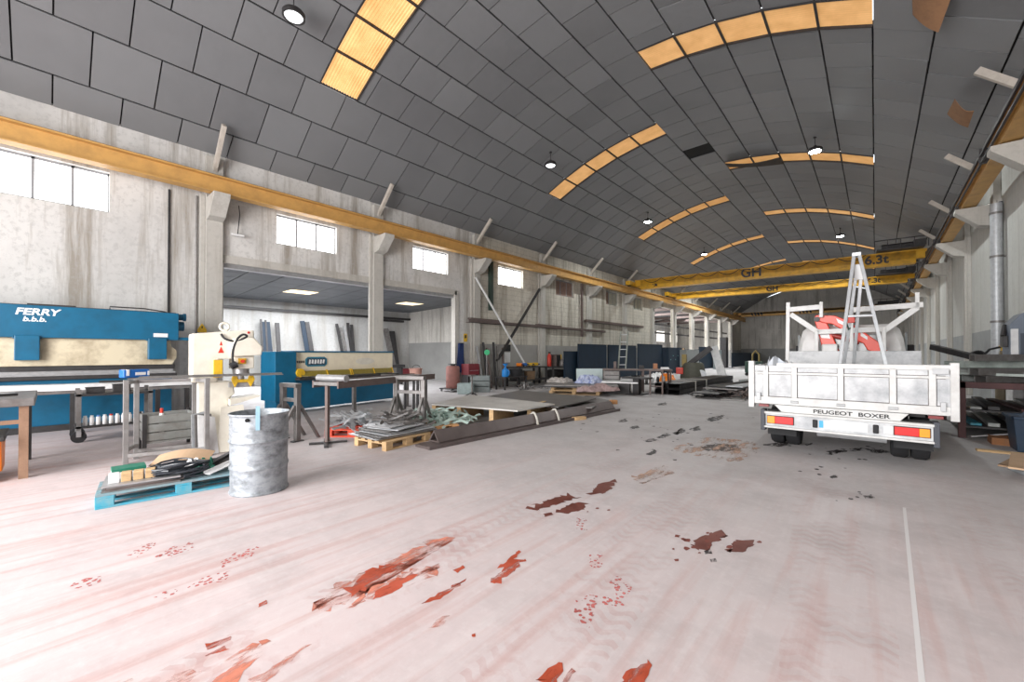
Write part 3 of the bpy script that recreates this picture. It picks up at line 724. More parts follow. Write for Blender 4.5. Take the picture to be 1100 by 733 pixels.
# pale cover sheets leaning by the machine
m = MB(); m.prism([(0, 0), (.42, .0), (.36, .72), (.06, .7)], 'x', 0, .012); tag(m.build('cover_sheet', CREAMW, loc=(-7.62, 1.72, .012), rot=(0, R(-9), R(-6))), 'pale cream cover sheet leaning on the white punching machine behind the drum', 'metal sheet')
for k in range(3):
    m = MB(); m.prism([(0, 0), (.26, .0), (.24, .66 - k * .05), (.02, .62)], 'x', 0, .01); tag(m.build('scrap_sheet', [GALV, STEEL, WHITE][k], loc=(-7.66 + k * .05, 1.42 + .03 * k, .012), rot=(0, R(-10), R(8))), ['dented galvanised sheet leaning between tube frame and punching machine, rearmost of three', 'dented bare steel sheet leaning between tube frame and punching machine, middle of three', 'dented white sheet leaning between tube frame and punching machine, front of three'][k], 'metal sheet', 'sheets leaning by the punching machine')
# wall sign
t = thing('warning_sign', 'yellow triangle warning sign on the wall right of the blue press', 'sign', (-13.78, 3.02 - .3, 2.2))
m = MB(); m.bx(.0, .01, -.1, .1, -.08, .0); m.build('sign_base', YPL, t); m = MB(); m.prism([(-.1, .0), (.1, .0), (0, .17)], 'x', 0, .012); tr = m.build('sign_triangle', YPL, t)
m = MB(); m.prism([(-.015, .03), (.015, .03), (.01, .1), (-.01, .1)], 'x', .012, .016); m.build('sign_mark', BLET, tr)
for o in [t]: o.location.x = -13.6

# ---- steel drum
DRUM = M('scuffed_drum_paint', (.36, .39, .42), .5, .35, (.1, .11, .12), .85, 9, (1, 1, 1.4), .12)
t = thing('steel_drum', 'dented pale grey open steel drum standing on the floor, front left', 'drum', (-5.28, 1.6, 0))
prof = [(.0, .012), (.285, .012), (.292, 0), (.297, .015), (.29, .03)]
for z in [k * .02 for k in range(2, 43)]:
    r = .285
    for c in (.29, .585): r += .018 * math.exp(-((z - c) / .014) ** 2)
    for c in (.66, .71, .76): r += .006 * math.exp(-((z - c) / .012) ** 2)
    prof.append((r, z))
prof += [(.29, .86), (.3, .87), (.3, .885), (.287, .885), (.278, .86), (.276, .03), (.0, .03)]
m = MB(); m.lathe(prof, 56); 
for v in m.bm.verts:
    a = math.atan2(v.co.y, v.co.x); v.co.x *= 1 + .012 * math.sin(a * 3 + v.co.z * 7); v.co.y *= 1 + .01 * math.cos(a * 2 + v.co.z * 5)
m.build('drum_shell', DRUM, t, smooth=True)
for a in (-125, -40):
    m = MB(); m.cyl((.28 * math.cos(R(a)), .28 * math.sin(R(a)), .83), (.302 * math.cos(R(a)), .302 * math.sin(R(a)), .83), .02, n=12); m.build('hole', HOLE, t, smooth=True)
m = MB(); m.prism([(-.02, 0), (.02, 0), (.02, .26), (-.02, .26)], 'x', 0, .015); tag(m.build('blue_strip', M('blue_white_strip', (.3, .5, .62), .6), loc=(-5.01, 1.5, .72), rot=(0, 0, R(-20))), 'pale blue strip standing in the steel drum at its front rim', 'strip')
# ---- pallets
def pallet(name, label, mat, loc, rot, L=1.2, W=.8, group=None, mat2=None, deck=True):
    t = thing(name, label, 'pallet', loc, rot, group)
    for k in range(5):
        y = -W / 2 + .05 + k * (W - .1) / 4; m = MB(); m.bx(-L / 2, L / 2, y - .05, y + .05, .122, .144); m.build('deck_board', mat2 or mat, t, .003)
    for x in (-L / 2 + .07, 0, L / 2 - .07):
        m = MB(); m.bx(x - .07, x + .07, -W / 2, W / 2, .1, .122); m.build('stringer_board', mat, t, .003)
    for y in (-W / 2 + .05, 0, W / 2 - .05):
        for x in (-L / 2 + .07, 0, L / 2 - .07):
            m = MB(); m.bx(x - .07, x + .07, y - .05, y + .05, .022, .1); m.build('block', mat, t, .004)
        m = MB(); m.bx(-L / 2, L / 2, y - .05, y + .05, 0, .022); m.build('bottom_board', mat, t, .003)
    return t
p0, p1 = F(103, 548), F(243, 523); d = (p1 - p0); L0 = d.length; ang = math.atan2(d.y, d.x)
cx = p0 + d * (.6 / L0) * 1.12; nrm = Vector((-d.y, d.x, 0)).normalized()
PC = p0 + d.normalized() * (.69) + nrm * .3; PA = ang
pallet('blue_pallet', 'worn blue wooden pallet on the floor left of the drum, loaded with scrap', PALB, PC, PA, 1.38, .6, mat2=M('worn_grey_blue', (.2, .33, .38), .8, 0, (.3, .28, .26), .8, 8))
def onp(x, y, z): return PC + Matrix.Rotation(PA, 3, 'Z') @ Vector((x, y, z))
for k in range(4):
    m = MB(); s = rnd.uniform(-.02, .02); m.bx(-.3, .32, -.26, .24, 0, .016); tag(m.build('sheet_plate', [STEEL, RSTEEL, STEEL, LSTEEL][k], loc=onp(-.33 + s, -.0 + s, .144 + k * .0165), rot=PA + R(rnd.uniform(-4, 4))), ['lowest', 'second lowest', 'second highest', 'topmost'][k] + ' steel plate in the small stack on the blue pallet', 'metal sheet', 'plates stacked on the blue pallet')
zz = .21
t = thing('wire_spool_box', 'green and white printed box on the left end of the blue pallet', 'box', onp(-.46, .1, zz), PA + R(5))
m = MB(); m.bx(-.13, .14, -.1, .1, 0, .1); m.build('box_body', WHITEP, t, .004); m = MB(); m.bx(-.132, .142, -.102, .102, .07, .104); m.build('box_band', GREEN, t)
for k in range(4):
    m = MB(); m.bx(-.04, .04, -.045, .045, 0, .095); tag(m.build('wood_block', WOOD if k else WHITEP, loc=onp(-.56 + k * .095, -.13, zz), rot=PA + R(rnd.uniform(-5, 5)), bev=.004), ['white', 'pale wooden', 'pale wooden', 'pale wooden'][k] + ' block, %s from the left in front of the printed box' % ORD[k], 'block', 'blocks on the blue pallet')
m = MB(); m.grid(lambda u, v: (-.28 + .56 * u, -.15 + .3 * v, .16 + .06 * v + .05 * math.sin(3.1 * u)), 10, 4, .006); tag(m.build('cardboard_piece', CARD, loc=onp(.02, .2, .11), rot=PA + R(-20)), 'bent brown cardboard piece on top of the cables on the blue pallet', 'cardboard')
m = MB()
for k in range(12):
    a0 = rnd.uniform(0, 6.28); pts = []
    for i in range(26):
        a = a0 + i * .42; rr = .13 + .05 * math.sin(i * .7 + k); pts.append((rr * 1.5 * math.cos(a) + rnd.uniform(-.01, .01), rr * math.sin(a), .02 + .012 * k + .015 * math.sin(a * 2 + k)))
    m.tube(pts, .011, 6)
tag(m.build('cable_heap', plain('grey_black_cable', (.04, .045, .055), .4), loc=onp(-.03, -.1, .16), rot=PA, smooth=True), 'heap of grey and black cables in the middle of the blue pallet', 'cables', kind='stuff')
def crumple(name, mat, loc, rx, ry, h, label, cat, rot=0, seed=1, smooth=False, kind=None, rough=1.0):
    q = random.Random(seed); m = MB(); n = 9
    ph = [q.uniform(0, 6.28) for _ in range(8)]
    hv = [[q.uniform(.35, 1) for _ in range(n + 1)] for _ in range(n + 1)]
    def fn(u, v):
        i, j = round(u * n), round(v * n); e = min(u, 1 - u, v, 1 - v)
        hh = h * hv[i][j] * min(1, e * 5 + .04)
        a = 1 + .18 * math.sin(9 * u + ph[0]) * rough; b_ = 1 + .18 * math.sin(8 * v + ph[1]) * rough
        cu, cv = (2 * u - 1), (2 * v - 1)
        k = 1 / max(1, math.hypot(cu, cv))
        return (rx * cu * k * b_, ry * cv * k * a, .01 + hh)
    m.grid(fn, n, n, .006); return tag(m.build(name, mat, loc=loc, rot=rot, smooth=smooth), label, cat, kind=kind)
crumple('plastic_sheet', GREEN, onp(.2, -.02, .145), .13, .14, .16, 'crumpled green and teal plastic sheet on the blue pallet beside the cables', 'plastic sheet', PA, 4)
crumple('plastic_bag', WHITEP, onp(.1, .0, .23), .07, .07, .09, 'small crumpled white bag lying on the cables on the blue pallet', 'bag', PA, 5)
for k, (x, y, a, ln, wd, tilt, mt, lab) in enumerate(((.42, -.12, 30, .5, .09, -10, WHITE, 'white sheet strip nearest the front of the blue pallet right half'), (.46, .05, 38, .62, .1, -14, DSTEEL, 'dark sheet strip in the middle of the blue pallet right half'), (.5, .16, 20, .6, .07, -18, LSTEEL, 'bright bar slanting up from the blue pallet towards the drum'), (.34, .14, -25, .4, .08, -6, STEEL, 'short grey strip crossing at the back of the blue pallet'), (.6, -.1, 65, .34, .08, -8, STEEL, 'grey strip at the right end of the blue pallet beside the drum'))):
    m = MB(); m.bx(-ln / 2, ln / 2, -wd / 2, wd / 2, -.004, .004).bx(-ln / 2, ln / 2, wd / 2 - .006, wd / 2, 0, .03); o = m.build('metal_strip', mt, loc=onp(x, y, .17 + ln / 2 * math.sin(R(-tilt)) + k * .012), rot=(0, R(tilt), PA + R(a))); tag(o, lab, 'metal strip', 'offcuts on the blue pallet')

# ---- guillotine shear
t = thing('guillotine_shear', 'blue and cream guillotine shear with yellow finger guard before the opening', 'shear', (-11.55, 5.55, 0), R(9))
m = MB(); m.bx(-.55, .15, -1.9, -1.36, .35, 1.6); m.build('end_housing', BLUE, t, .015)
m = MB(); m.bx(-.5, .02, -1.36, 1.92, 1.04, 1.58); bm_ = m.build('front_beam', M('shear_cream', (.88, .8, .62), .45, 0, (.6, .5, .38), .3, 4), t, .012)
m = MB(); m.bx(-.52, .05, -1.4, 1.95, 1.58, 1.62); m.build('top_edge', BLUE, t)
m = MB(); m.bx(-.45, .1, -1.85, 1.88, .1, .86); m.build('apron', BLUE, t, .01)
m = MB(); m.bx(-.45, .35, -1.4, 1.9, .86, .92); m.build('shear_table', DSTEEL, t, .01)
m = MB()
for k in range(12): y = -1.2 + k * .26; m.cyl((.04, y, .93), (.04, y, 1.04), .045, n=12)
m.build('hold_down', STEEL, t, smooth=True)
for k, (a, b_) in enumerate(((-1.3, .25), (.27, 1.8))):
    m = MB(); m.prism([(.12, 1.09), (.15, 1.09), (.22, .95), (.19, .95)], 'y', a, b_); g = m.build('finger_guard', M('olive_mesh_guard', (.27, .21, .03), .5, 0, (.16, .12, .04), .5, 30), t)
    m = MB()
    for y in (a, (a + b_) / 2, b_ - .04): m.prism([(.11, 1.11), (.16, 1.11), (.235, .94), (.19, .94)], 'y', y, y + .03)
    m.build('guard_bracket', YPL, g)
m = MB(); m.cyl((.02, -1.27, 1.05), (.2, -1.27, 1.05), .11, n=20); m.build('guard_disc', YPL, t, smooth=True)
m = MB(); m.prism([(-1.05, 1.26), (-.98, 1.2), (-.5, 1.2), (-.43, 1.26), (-.43, 1.4), (-.5, 1.46), (-.98, 1.46), (-1.05, 1.4)], 'x', .02, .035); pl = m.build('badge', plain('badge_blue', (.03, .2, .3), .4), t)
m = MB(); m.bx(.035, .04, -1.0, -.48, 1.24, 1.42); m.build('badge_plate', plain('badge_dark', (.04, .07, .1), .4), pl)
m = MB()
for k in range(6): m.prism([(-.97 + k * .08, 1.27 + .02 * (k % 2)), (-.92 + k * .08, 1.27), (-.9 + k * .08, 1.38), (-.95 + k * .08, 1.39)], 'x', .04, .044)
m.build('badge_marks', WHITEP, pl)
m = MB(); m.cyl((.02, .85, 1.3), (.022, .85, 1.3), .0, n=4); 
m.bm.clear(); m.prism([(.85 + .34 * math.cos(q * math.pi / 12), 1.32 + .1 * math.sin(q * math.pi / 12)) for q in range(24)], 'x', .02, .024); m.build('oval_plate', CREAMW, t)
m = MB()
for k in range(5): m.bx(.02, .026, -1.28 + k * .045, -1.25 + k * .045, 1.3, 1.36)
m.build('instruction_plate', DSTEEL, t)
for y in (-.6, 1.2):
    m = MB(); m.bx(.1, 1.5, y - .04, y + .04, .84, .92); a_ = m.build('support_arm', STEEL, t, .005)
    m = MB(); m.bx(1.42, 1.5, y - .04, y + .04, 0, .84).bx(1.3, 1.6, y - .04, y + .04, 0, .03); m.build('arm_leg', STEEL, a_)

# ---- pair of steel trestles
def trestle(loc, rot, label, h=1.0, w=.5):
    t = thing('steel_trestle', label, 'trestle', loc, rot, 'steel A-frame trestles')
    m = MB(); m.bx(-w / 2 - .03, w / 2 + .03, -.06, .06, h - .07, h); m.build('top_beam', STEEL, t, .005)
    for s in (-1, 1):
        m = MB(); m.bx(s * w / 2 - .045, s * w / 2 + .045, -.04, .04, .02, h - .07); m.build('post', STEEL, t, .004)
        for q in (-1, 1):
            m = MB(); m.bar((s * w / 2, q * .05, h * .62), (s * w / 2, q * .42, .0), .05, .05, (1, 0, 0)); m.build('brace_leg', STEEL, t, .004)
        m = MB(); m.bx(s * w / 2 - .05, s * w / 2 + .05, -.1, .1, 0, .02); m.build('foot_plate', DSTEEL, t)
    m = MB(); m.bx(-w / 2, w / 2, -.025, .025, h * .68, h * .74); m.build('cross_rail', STEEL, t, .004)
    return t
trestle(F(312, 473), R(12), 'brownish grey steel A-frame trestle standing just right of the drum', 1.02, .42)
trestle((-6.97, 4.78, 0), R(24), 'grey steel A-frame trestle at the right end of the roller table', 1.1, .62)

# ---- long steel table
A, B = Vector((-7.05, 3.17, 0)), Vector((-7.95, 5.85, 0)); d = B - A; L = d.length
t = thing('steel_table', 'steel roller table with T-shaped legs and a bright roller behind the pallets', 'table', A, math.atan2(d.y, d.x))
m = MB(); m.bx(-.05, L, -.28, .28, 1.0, 1.06); m.build('tabletop', STEEL, t, .005)
m = MB(); m.bx(-.05, L, -.3, -.27, .96, 1.08).bx(-.05, L, .27, .3, .96, 1.08); m.build('edge_channel', RSTEEL, t)
for x in (.0, L - .1):
    m = MB(); m.bx(x - .03, x + .03, -.03, .03, .03, 1.0); lg = m.build('leg', RSTEEL, t, .004)
    m = MB(); m.bar((x - .25, -.25, .02), (x + .2, .25, .02), .07, .03).bar((x + .25, -.2, .02), (x - .2, .2, .02), .07, .03); m.build('foot', DSTEEL, lg)
m = MB(); m.cyl((.1, -.33, 1.12), (.1, .33, 1.12), .06, n=20); m.build('roller', LSTEEL, t, smooth=True)
bs = Vector((-9.35, 6.6, 0))
t = thing('low_stool', 'dark square stool under the pink bucket behind the roller table', 'stool', bs, R(20))
m = MB(); m.bx(-.25, .25, -.25, .25, .84, .9); m.build('seat', DSTEEL, t, .006)
for x in (-.2, .2):
    for y in (-.2, .2): m = MB(); m.bx(x - .025, x + .025, y - .025, y + .025, 0, .84); m.build('leg', DSTEEL, t)
t = thing('pink_bucket', 'dusty pink round bucket on a dark stool behind the right end of the steel table', 'bucket', (bs.x, bs.y, .9))
m = MB(); m.lathe([(.15, 0), (.17, .22), (.185, .23), (.185, .25), (.16, .25), (.14, .02), (0, .02)], 24); m.build('bucket_shell', M('dusty_pink', (.5, .27, .22), .7), t, smooth=True)
m = MB(); m.tube([(.18 * math.cos(a), .02, .24 + .1 * math.sin(a)) for a in [k * math.pi / 10 for k in range(11)]], .008, 6); m.build('handle', DSTEEL, t, smooth=True)
# ================================================================== middle floor: pallets, sheets, beams
pallet('red_pallet', 'red painted pallet under the scrap strips, left of the wooden pallet', PALR, F(372, 472) + Vector((-.35, .45, 0)), R(40), 1.0, .8)
PW = F(415, 485); a0 = F(387, 480); a1 = F(455, 475)
WA = math.atan2(a1.y - PW.y, a1.x - PW.x)
wc = PW + Vector((math.cos(WA), math.sin(WA), 0)) * .5 + Vector((-math.sin(WA), math.cos(WA), 0)) * .4
pallet('wooden_pallet', 'pale pine pallet under grey sheets at the front of the scrap area', WOOD, wc, WA, 1.0, .8)
q = [F(392, 466, .15), F(425, 473, .15), F(450, 467, .15), F(425, 458, .15)]
for k in range(7):
    dx, dy = rnd.uniform(-.12, .12), rnd.uniform(-.1, .1); m = MB(); a, b_ = .62 - .05 * k, .44 - .02 * k
    m.grid(lambda u, v: (-a + 2 * a * u, -b_ + 2 * b_ * v, .004 * math.sin(7 * u + k)), 4, 2, .012)
    tag(m.build('steel_sheet', [LSTEEL, STEEL, GALV][k % 3], loc=(wc.x - .2 + dx, wc.y + .12 + dy, .165 + k * .02), rot=WA + R(rnd.uniform(-9, 9))), 'grey steel sheet, %s from the bottom of the stack on the pine pallet' % ORD[k], 'metal sheet', 'sheets on the pine pallet')
# tangle of cut strips
def strip_heap(name, loc, rx, ry, h, n, mats, label, seed, ln=(.3, .8), kind='stuff'):
    q = random.Random(seed); m = MB()
    for k in range(n):
        x, y = q.gauss(0, rx * .45), q.gauss(0, ry * .45); x = max(-rx, min(rx, x)); y = max(-ry, min(ry, y))
        z = q.uniform(.02, h) * max(.15, 1 - (x / rx) ** 2 * .6 - (y / ry) ** 2 * .6)
        L = q.uniform(*ln); a = q.uniform(0, 3.14); tz = q.uniform(-.12, .12); wv = q.uniform(.03, .07); ca, sa = math.cos(a), math.sin(a)
        bend = q.uniform(-.2, .2); ph = q.uniform(0, 6)
        def fn(u, v):
            s = (u - .5) * L; o = (v - .5) * wv; c = bend * (u - .5) ** 2
            return (x + ca * s - sa * (o + c), y + sa * s + ca * (o + c), max(.012, z + tz * (u - .5) * 2 + .03 * math.sin(u * 6 + ph) + (v - .5) * .03))
        m.grid(fn, 5, 1, .005)
    o = m.build(name, mats, loc=loc); return tag(o, label, 'scrap', kind=kind)
m_tq = M('pale_green_strip', (.5, .64, .58), .5, .1, (.25, .3, .29), .4)
p = F(388, 464); strip_heap('metal_offcuts', (p.x, p.y, .13), .8, .5, .22, 80, GALV, 'heap of curled grey sheet strips lying behind the pine pallet', 11)
p = F(428, 468); strip_heap('metal_offcuts', (p.x, p.y, .1), .6, .5, .32, 60, STEEL, 'heap of dark twisted strips in front of the grey trestle', 12)
p = F(468, 460); strip_heap('metal_offcuts', (p.x, p.y, .08), .6, .9, .3, 70, m_tq, 'heap of pale green sheet strips left of the large sheets', 13, (.3, 1.0))
t = pallet('scrap_pallet', 'small broken pine pallet between scrap strips and the long folded beams', M('orange_pine', (.6, .32, .14), .7, 0, (.3, .17, .08), .5), F(461, 468) + Vector((-.25, .35, 0)), R(70), .8, .5)
# long folded beams
def fold(name, p, q, h, wd, mat, label, both=True):
    p, q = Vector(p), Vector(q); d = q - p; L = d.length
    t = thing(name, label, 'folded beam', p, math.atan2(d.y, d.x))
    th = .02
    m = MB(); m.prism([(-wd / 2, 0), (wd / 2, 0), (0, h)], 'x', .25, L) if False else None
    m.prism([(wd / 2, 0), (wd / 2 - .03, 0), (-th * .2, h - .03), (0, h)], 'x', 0, L)
    m.prism([(-wd / 2, 0), (-wd / 2 + .03, 0), (th * .2, h - .03), (0, h)], 'x', 0, L)
    m.prism([(-wd / 2, 0), (wd / 2, 0), (wd / 2, .02), (-wd / 2, .02)], 'x', 0, L)
    m.build('folded_profile', mat, t); return t
BROWNB = M('brown_oily_steel', (.16, .13, .125), .45, .35, (.07, .055, .05), .5, 3)
A, B = F(471, 479), F(660, 441)
fold('folded_beam', (A.x - .12, A.y, .05), (B.x - .12, B.y, .05), .2, .3, BROWNB, 'long brown folded steel beam with triangular open end, uppermost by the driveway')
m = MB(); d = B - A; m.bx(0, d.length + .3, -.0, .36, 0, .045).bx(0, d.length + .3, -.04, .0, .0, .06)
tag(m.build('long_channel', BROWNB, loc=(A.x + .12, A.y - .3, 0), rot=math.atan2(d.y, d.x)), 'long low brown steel channel lying on the floor under the folded beam', 'metal channel')
t = thing('lifting_sling', 'pale textile lifting sling looped over the long folded beam', 'sling', (0, 0, 0))
for k, f_ in enumerate((.42, .53)):
    c = A + d * f_; m = MB(); pts = []
    for i in range(14):
        s = i / 13; x_ = .24 - .42 * s; pts.append((c.x - .12 + x_, c.y + .15 * math.sin(s * 3) + .1 * k, max(.06, .285 - abs(x_) * 1.05)))
    m.tube(pts, .024, 8); m.build('strap', M('pale_strap', (.6, .58, .52), .8), t, smooth=True)
m = MB(); m.bx(-.16, .16, -.07, .07, 0, .07); tag(m.build('wood_offcut', WOOD, loc=F(622, 451), rot=R(70), bev=.005), 'short pine offcut lying on the floor beside the long channel', 'timber')
m = MB(); m.bx(-.1, .1, -.08, .08, 0, .12); tag(m.build('wood_offcut', M('orange_wood', (.6, .3, .12), .7), loc=F(659, 434), rot=R(50), bev=.005), 'orange pine block on the floor at the far end of the long beam', 'timber')
# big sheets on bearers
def sheet_poly(name, pix, z, th, mat, label, sag=0.):
    P = [F(x, y, z) for x, y in pix]; m = MB(); a, b_, c, e = P
    def fn(u, v):
        p = (a * (1 - u) + b_ * u) * (1 - v) + (e * (1 - u) + c * u) * v
        return (p.x, p.y, p.z + sag * math.sin(u * math.pi) * math.sin(v * math.pi))
    m.grid(fn, 10, 6, th); return tag(m.build(name, mat), label, 'metal sheet')
sheet_poly('large_sheet', [(463, 434), (556, 441), (596, 434), (505, 424)], .36, .03, M('pale_grey_sheet', (.62, .61, .58), .45, .15, (.36, .34, .32), .5, 2), 'large pale steel sheet on wooden bearers, front sheet of the group')
for k, (x, y) in enumerate(((473, 439), (500, 441), (535, 444), (575, 440))):
    p = F(x, y, .26); m = MB(); m.bx(-.05, .05, -.6, .6, 0, .165); m2 = tag(m.build('timber_bearer', WOOD, loc=(p.x - .3, p.y + .45, .16), rot=R(20)), 'timber bearer under the front pale sheet, %s from the left' % ORD[k], 'timber', 'bearers under the front sheet')
    m2.location.z = .0; m2.scale.z = 2.0
sheet_poly('large_sheet', [(500, 430), (600, 437), (640, 428), (560, 419)], .3, .03, M('dark_grey_sheet', (.17, .16, .155), .4, .4, (.1, .09, .085), .5, 2), 'large dark steel sheet lying behind the front pale sheet', .03)
sheet_poly('large_sheet', [(606, 437), (636, 438), (654, 430), (630, 425)], .2, .02, STEEL, 'galvanised sheet under the dark sheet near the far beam end', .0)
for k, (x, y) in enumerate(((540, 436), (600, 441), (628, 436))):
    p = F(x, y, .1); m = MB(); m.bx(-.06, .06, -.7, .7, 0, .19 if k else .26); tag(m.build('timber_bearer', WOODD, loc=(p.x - .35, p.y + .5, 0), rot=R(15)), ['aged timber bearer under the left part of the dark sheet', 'aged timber bearer under the middle of the dark sheet', 'aged timber bearer under the right end of the dark sheet'][k], 'timber')
# second pallet stack behind, with rags and bags
p2 = F(612, 425); PAL2 = (p2.x - .3, p2.y + .9, 0)
pallet('loaded_pallet', 'pine pallet carrying dark sheets, rags and a blue bag in mid hall', WOOD, PAL2, R(25), 1.9, 1.3)
pallet('loaded_pallet', 'pine pallet, upper of two, carrying dark sheets in mid hall', WOOD, (PAL2[0], PAL2[1], .144), R(27), 1.8, 1.25)
for k in range(3):
    m = MB(); m.bx(-1.5 + .1 * k, 1.5 - .06 * k, -.95, .95, 0, .03); tag(m.build('dark_sheet', DSTEEL if k < 2 else STEEL, loc=(PAL2[0] + .1 * k, PAL2[1], .29 + k * .032), rot=R(24 + k * 3)), ['lowest dark sheet on the mid hall pallet stack', 'middle dark sheet on the mid hall pallet stack', 'top grey sheet on the mid hall pallet stack'][k], 'metal sheet', 'sheets on the mid hall pallets')
crumple('cloth_bundle', M('white_blue_bag', (.55, .6, .75), .7, 0, (.03, .08, .35), .95, 9), (PAL2[0] + .35, PAL2[1] + .35, .385), .5, .4, .34, 'blue and white woven bag lying on the mid hall sheets', 'bag', R(30), 21)
crumple('rag_heap', M('grey_rags', (.3, .27, .25), .9, 0, (.6, .58, .55), .8, 9), (PAL2[0] - .75, PAL2[1] - .05, .385), .5, .4, .22, 'grey rags heaped on the left part of the mid hall sheets', 'rags', R(10), 22, kind='stuff')
pp = F(640, 432); crumple('pink_rags', M('pinkish_rags', (.45, .33, .32), .9, 0, (.2, .13, .13), .9, 10), (pp.x - .2, pp.y + .4, .31), .75, .35, .24, 'pinkish crumpled sacks at the right front of the mid hall pallets', 'sacks', R(60), 23)
pw = F(640, 407)
m = MB(); m.bx(-.72, .72, 0, .03, 0, .92); tag(m.build('white_board', plain('milky_panel', (.56, .66, .66), .4), loc=(PAL2[0] - .15, PAL2[1] + 1.6, 0), rot=(R(-9), 0, R(40))), 'pale white panel standing upright behind the blue and white bag', 'panel')
m = MB(); m.bx(-.85, .85, -.5, .5, 0, .05); tag(m.build('white_slab', WHITEP, loc=(PAL2[0] + 1.15, PAL2[1] + 1.1, .42), rot=R(20)), 'white slab lying flat at the right end of the mid hall stack', 'panel')
m = MB(); m.bx(-.45, .45, -.3, .3, 0, .41); tag(m.build('low_crate', DSTEEL, loc=(PAL2[0] + 1.2, PAL2[1] + 1.15, 0), rot=R(20)), 'dark low crate under the white slab in mid hall', 'crate')
# ================================================================== flatbed truck
TR = thing('flatbed_truck', 'white dropside flatbed truck lettered PEUGEOT BOXER parked at the right', 'truck', (-.38, 7.68, 0), R(.6))
WT = M('truck_white', (.66, .66, .65), .4, .0, (.36, .34, .32), .4, 5)
WTS = M('truck_white_scuffed', (.64, .65, .66), .45, .0, (.2, .215, .24), .8, 2.6)
GR = M('tail_grey', (.5, .51, .52), .45, .2, (.3, .3, .3), .4)
hw = 1.14
m = MB(); m.bx(-hw, hw, .05, 2.95, .76, .84); m.build('bed_floor', GR, TR, .005)
m = MB(); m.bx(-.45, -.35, .1, 5.0, .5, .76).bx(.35, .45, .1, 5.0, .5, .76)
for y in (.4, 1.5, 2.6): m.bx(-.9, .9, y, y + .08, .66, .76)
m.build('chassis', DSTEEL, TR)
# tailgate
m = MB(); m.bx(-hw + .03, hw - .03, .0, .025, .78, 1.36); tg = m.build('tailgate', WTS, TR, .004)
m = MB(); m.bx(-hw + .02, hw - .02, -.03, .03, .745, .86).bx(-hw + .35, hw - .02, -.03, .03, 1.33, 1.4).bx(-hw + .02, hw - .02, -.012, .03, 1.22, 1.255); m.build('tailgate_rail', WT, tg, .006)
for x in (-hw + .2, -.56, 0.0, .56, hw - .2):
    m = MB(); m.bx(x - .035, x + .035, -.03, .01, .86, 1.35); m.build('tailgate_rib', WT, tg, .006)
m = MB()
for x in (-hw + .2, -.56, 0.0, .56, hw - .2):
    for e in (-.04, .036): m.bx(x + e, x + e + .006, -.005, .0, .865, 1.33)
m.bx(-hw + .08, hw - .08, -.004, .0, .862, .87).bx(-hw + .08, hw - .08, -.004, .0, 1.215, 1.222).bx(-hw + .08, hw - .08, -.004, .0, 1.256, 1.262); m.build('tailgate_seam', M('seam_dark', (.09, .07, .06), .8), tg)  # thin dark lines along the edges of ribs and rails
for x in (-hw, hw):
    m = MB(); m.bx(x - .04, x + .04, -.05, .06, .68, 1.43); m.build('corner_post', WT, TR, .006)
    m = MB(); m.bx(x - .02 if x < 0 else x - .02, x + .02, .06, 2.92, .78, 1.36); sd = m.build('side_board', WT, TR, .004)
    m = MB()
    for k in range(5): m.bx(x + (.02 if x > 0 else -.05), x + (.05 if x > 0 else -.02), .3 + k * .6, .36 + k * .6, .78, 1.36)
    m.build('side_rib', WT, sd)
    s = 1 if x > 0 else -1
    m = MB(); m.bx(x - s * .05, x - s * .2, -.045, -.02, 1.28, 1.36).bx(x - s * .08, x - s * .13, -.06, -.02, .8, .92); m.build('latch', GR, tg, .004)
    m = MB(); m.bx(x - s * .1, x - s * .24, -.02, .04, .695, .735); m.build('red_marker_lamp', M('marker_red', (.22, .03, .03), .4), TR, .004)
for x in (-.56, 0, .56):
    m = MB(); m.cyl((x - .05, -.035, .8), (x + .05, -.035, .8), .02, n=10); m.build('hinge', GR, tg, smooth=True)
m = MB(); m.prism([(-.83, .735), (.72, .735), (.62, .615), (-.72, .615)], 'y', .01, .04); val = m.build('valance', WT, TR, .003)
text('lettering', 'PEUGEOT', .078, BLET, val, (-.1, .008, .672), (R(90), 0, 0), 0, .002, .002, 1.35)
text('lettering', 'BOXER', .078, BLET, val, (.36, .008, .672), (R(90), 0, 0), 0, .002, .002, 1.35)
# bumper bar with lamps
m = MB(); m.bx(-.955, .955, -.06, .02, .4, .6); bp = m.build('bumper', WTS, TR, .01)
m = MB(); m.bx(-.97, .97, -.1, .02, .595, .63).bx(-.97, .97, -.1, .02, .375, .405); m.build('bumper_flange', WT, bp, .006)
for s in (-1, 1):
    m = MB(); m.bx(s * .97 - .03, s * .97 + .03, -.1, .1, .33, .66); m.build('bumper_end', plain('grey_rubber', (.06, .065, .08), .6), bp, .008)
    m = MB(); m.bx(s * .92 - .0, s * .92 - s * .36, -.07, -.055, .44, .57); hs = m.build('lamp_housing', DSTEEL, bp, .004)
    m = MB(); a, b_ = sorted((s * .91, s * .81)); m.bx(a, b_, -.09, -.06, .45, .56); m.build('amber_lens', plain('amber_lens', (.95, .35, .03), .25), hs, .006)
    m = MB(); a, b_ = sorted((s * .81, s * .57)); m.bx(a, b_, -.09, -.06, .45, .56); m.build('red_lens', plain('red_lens', (.75, .03, .03), .25), hs, .006)
m = MB(); m.bx(.46, .56, -.09, -.06, .45, .56); m.build('white_lens', plain('clear_lens', (.8, .8, .8), .2), bp, .006)
m = MB(); m.bx(-.2, .3, -.072, -.058, .44, .56); np_ = m.build('number_plate', WHITEP, bp, .003)
for x in (-.3, .38):
    m = MB(); m.bx(x - .03, x + .03, -.09, -.055, .44, .56); m.build('plate_lamp', BLACK, bp, .012)
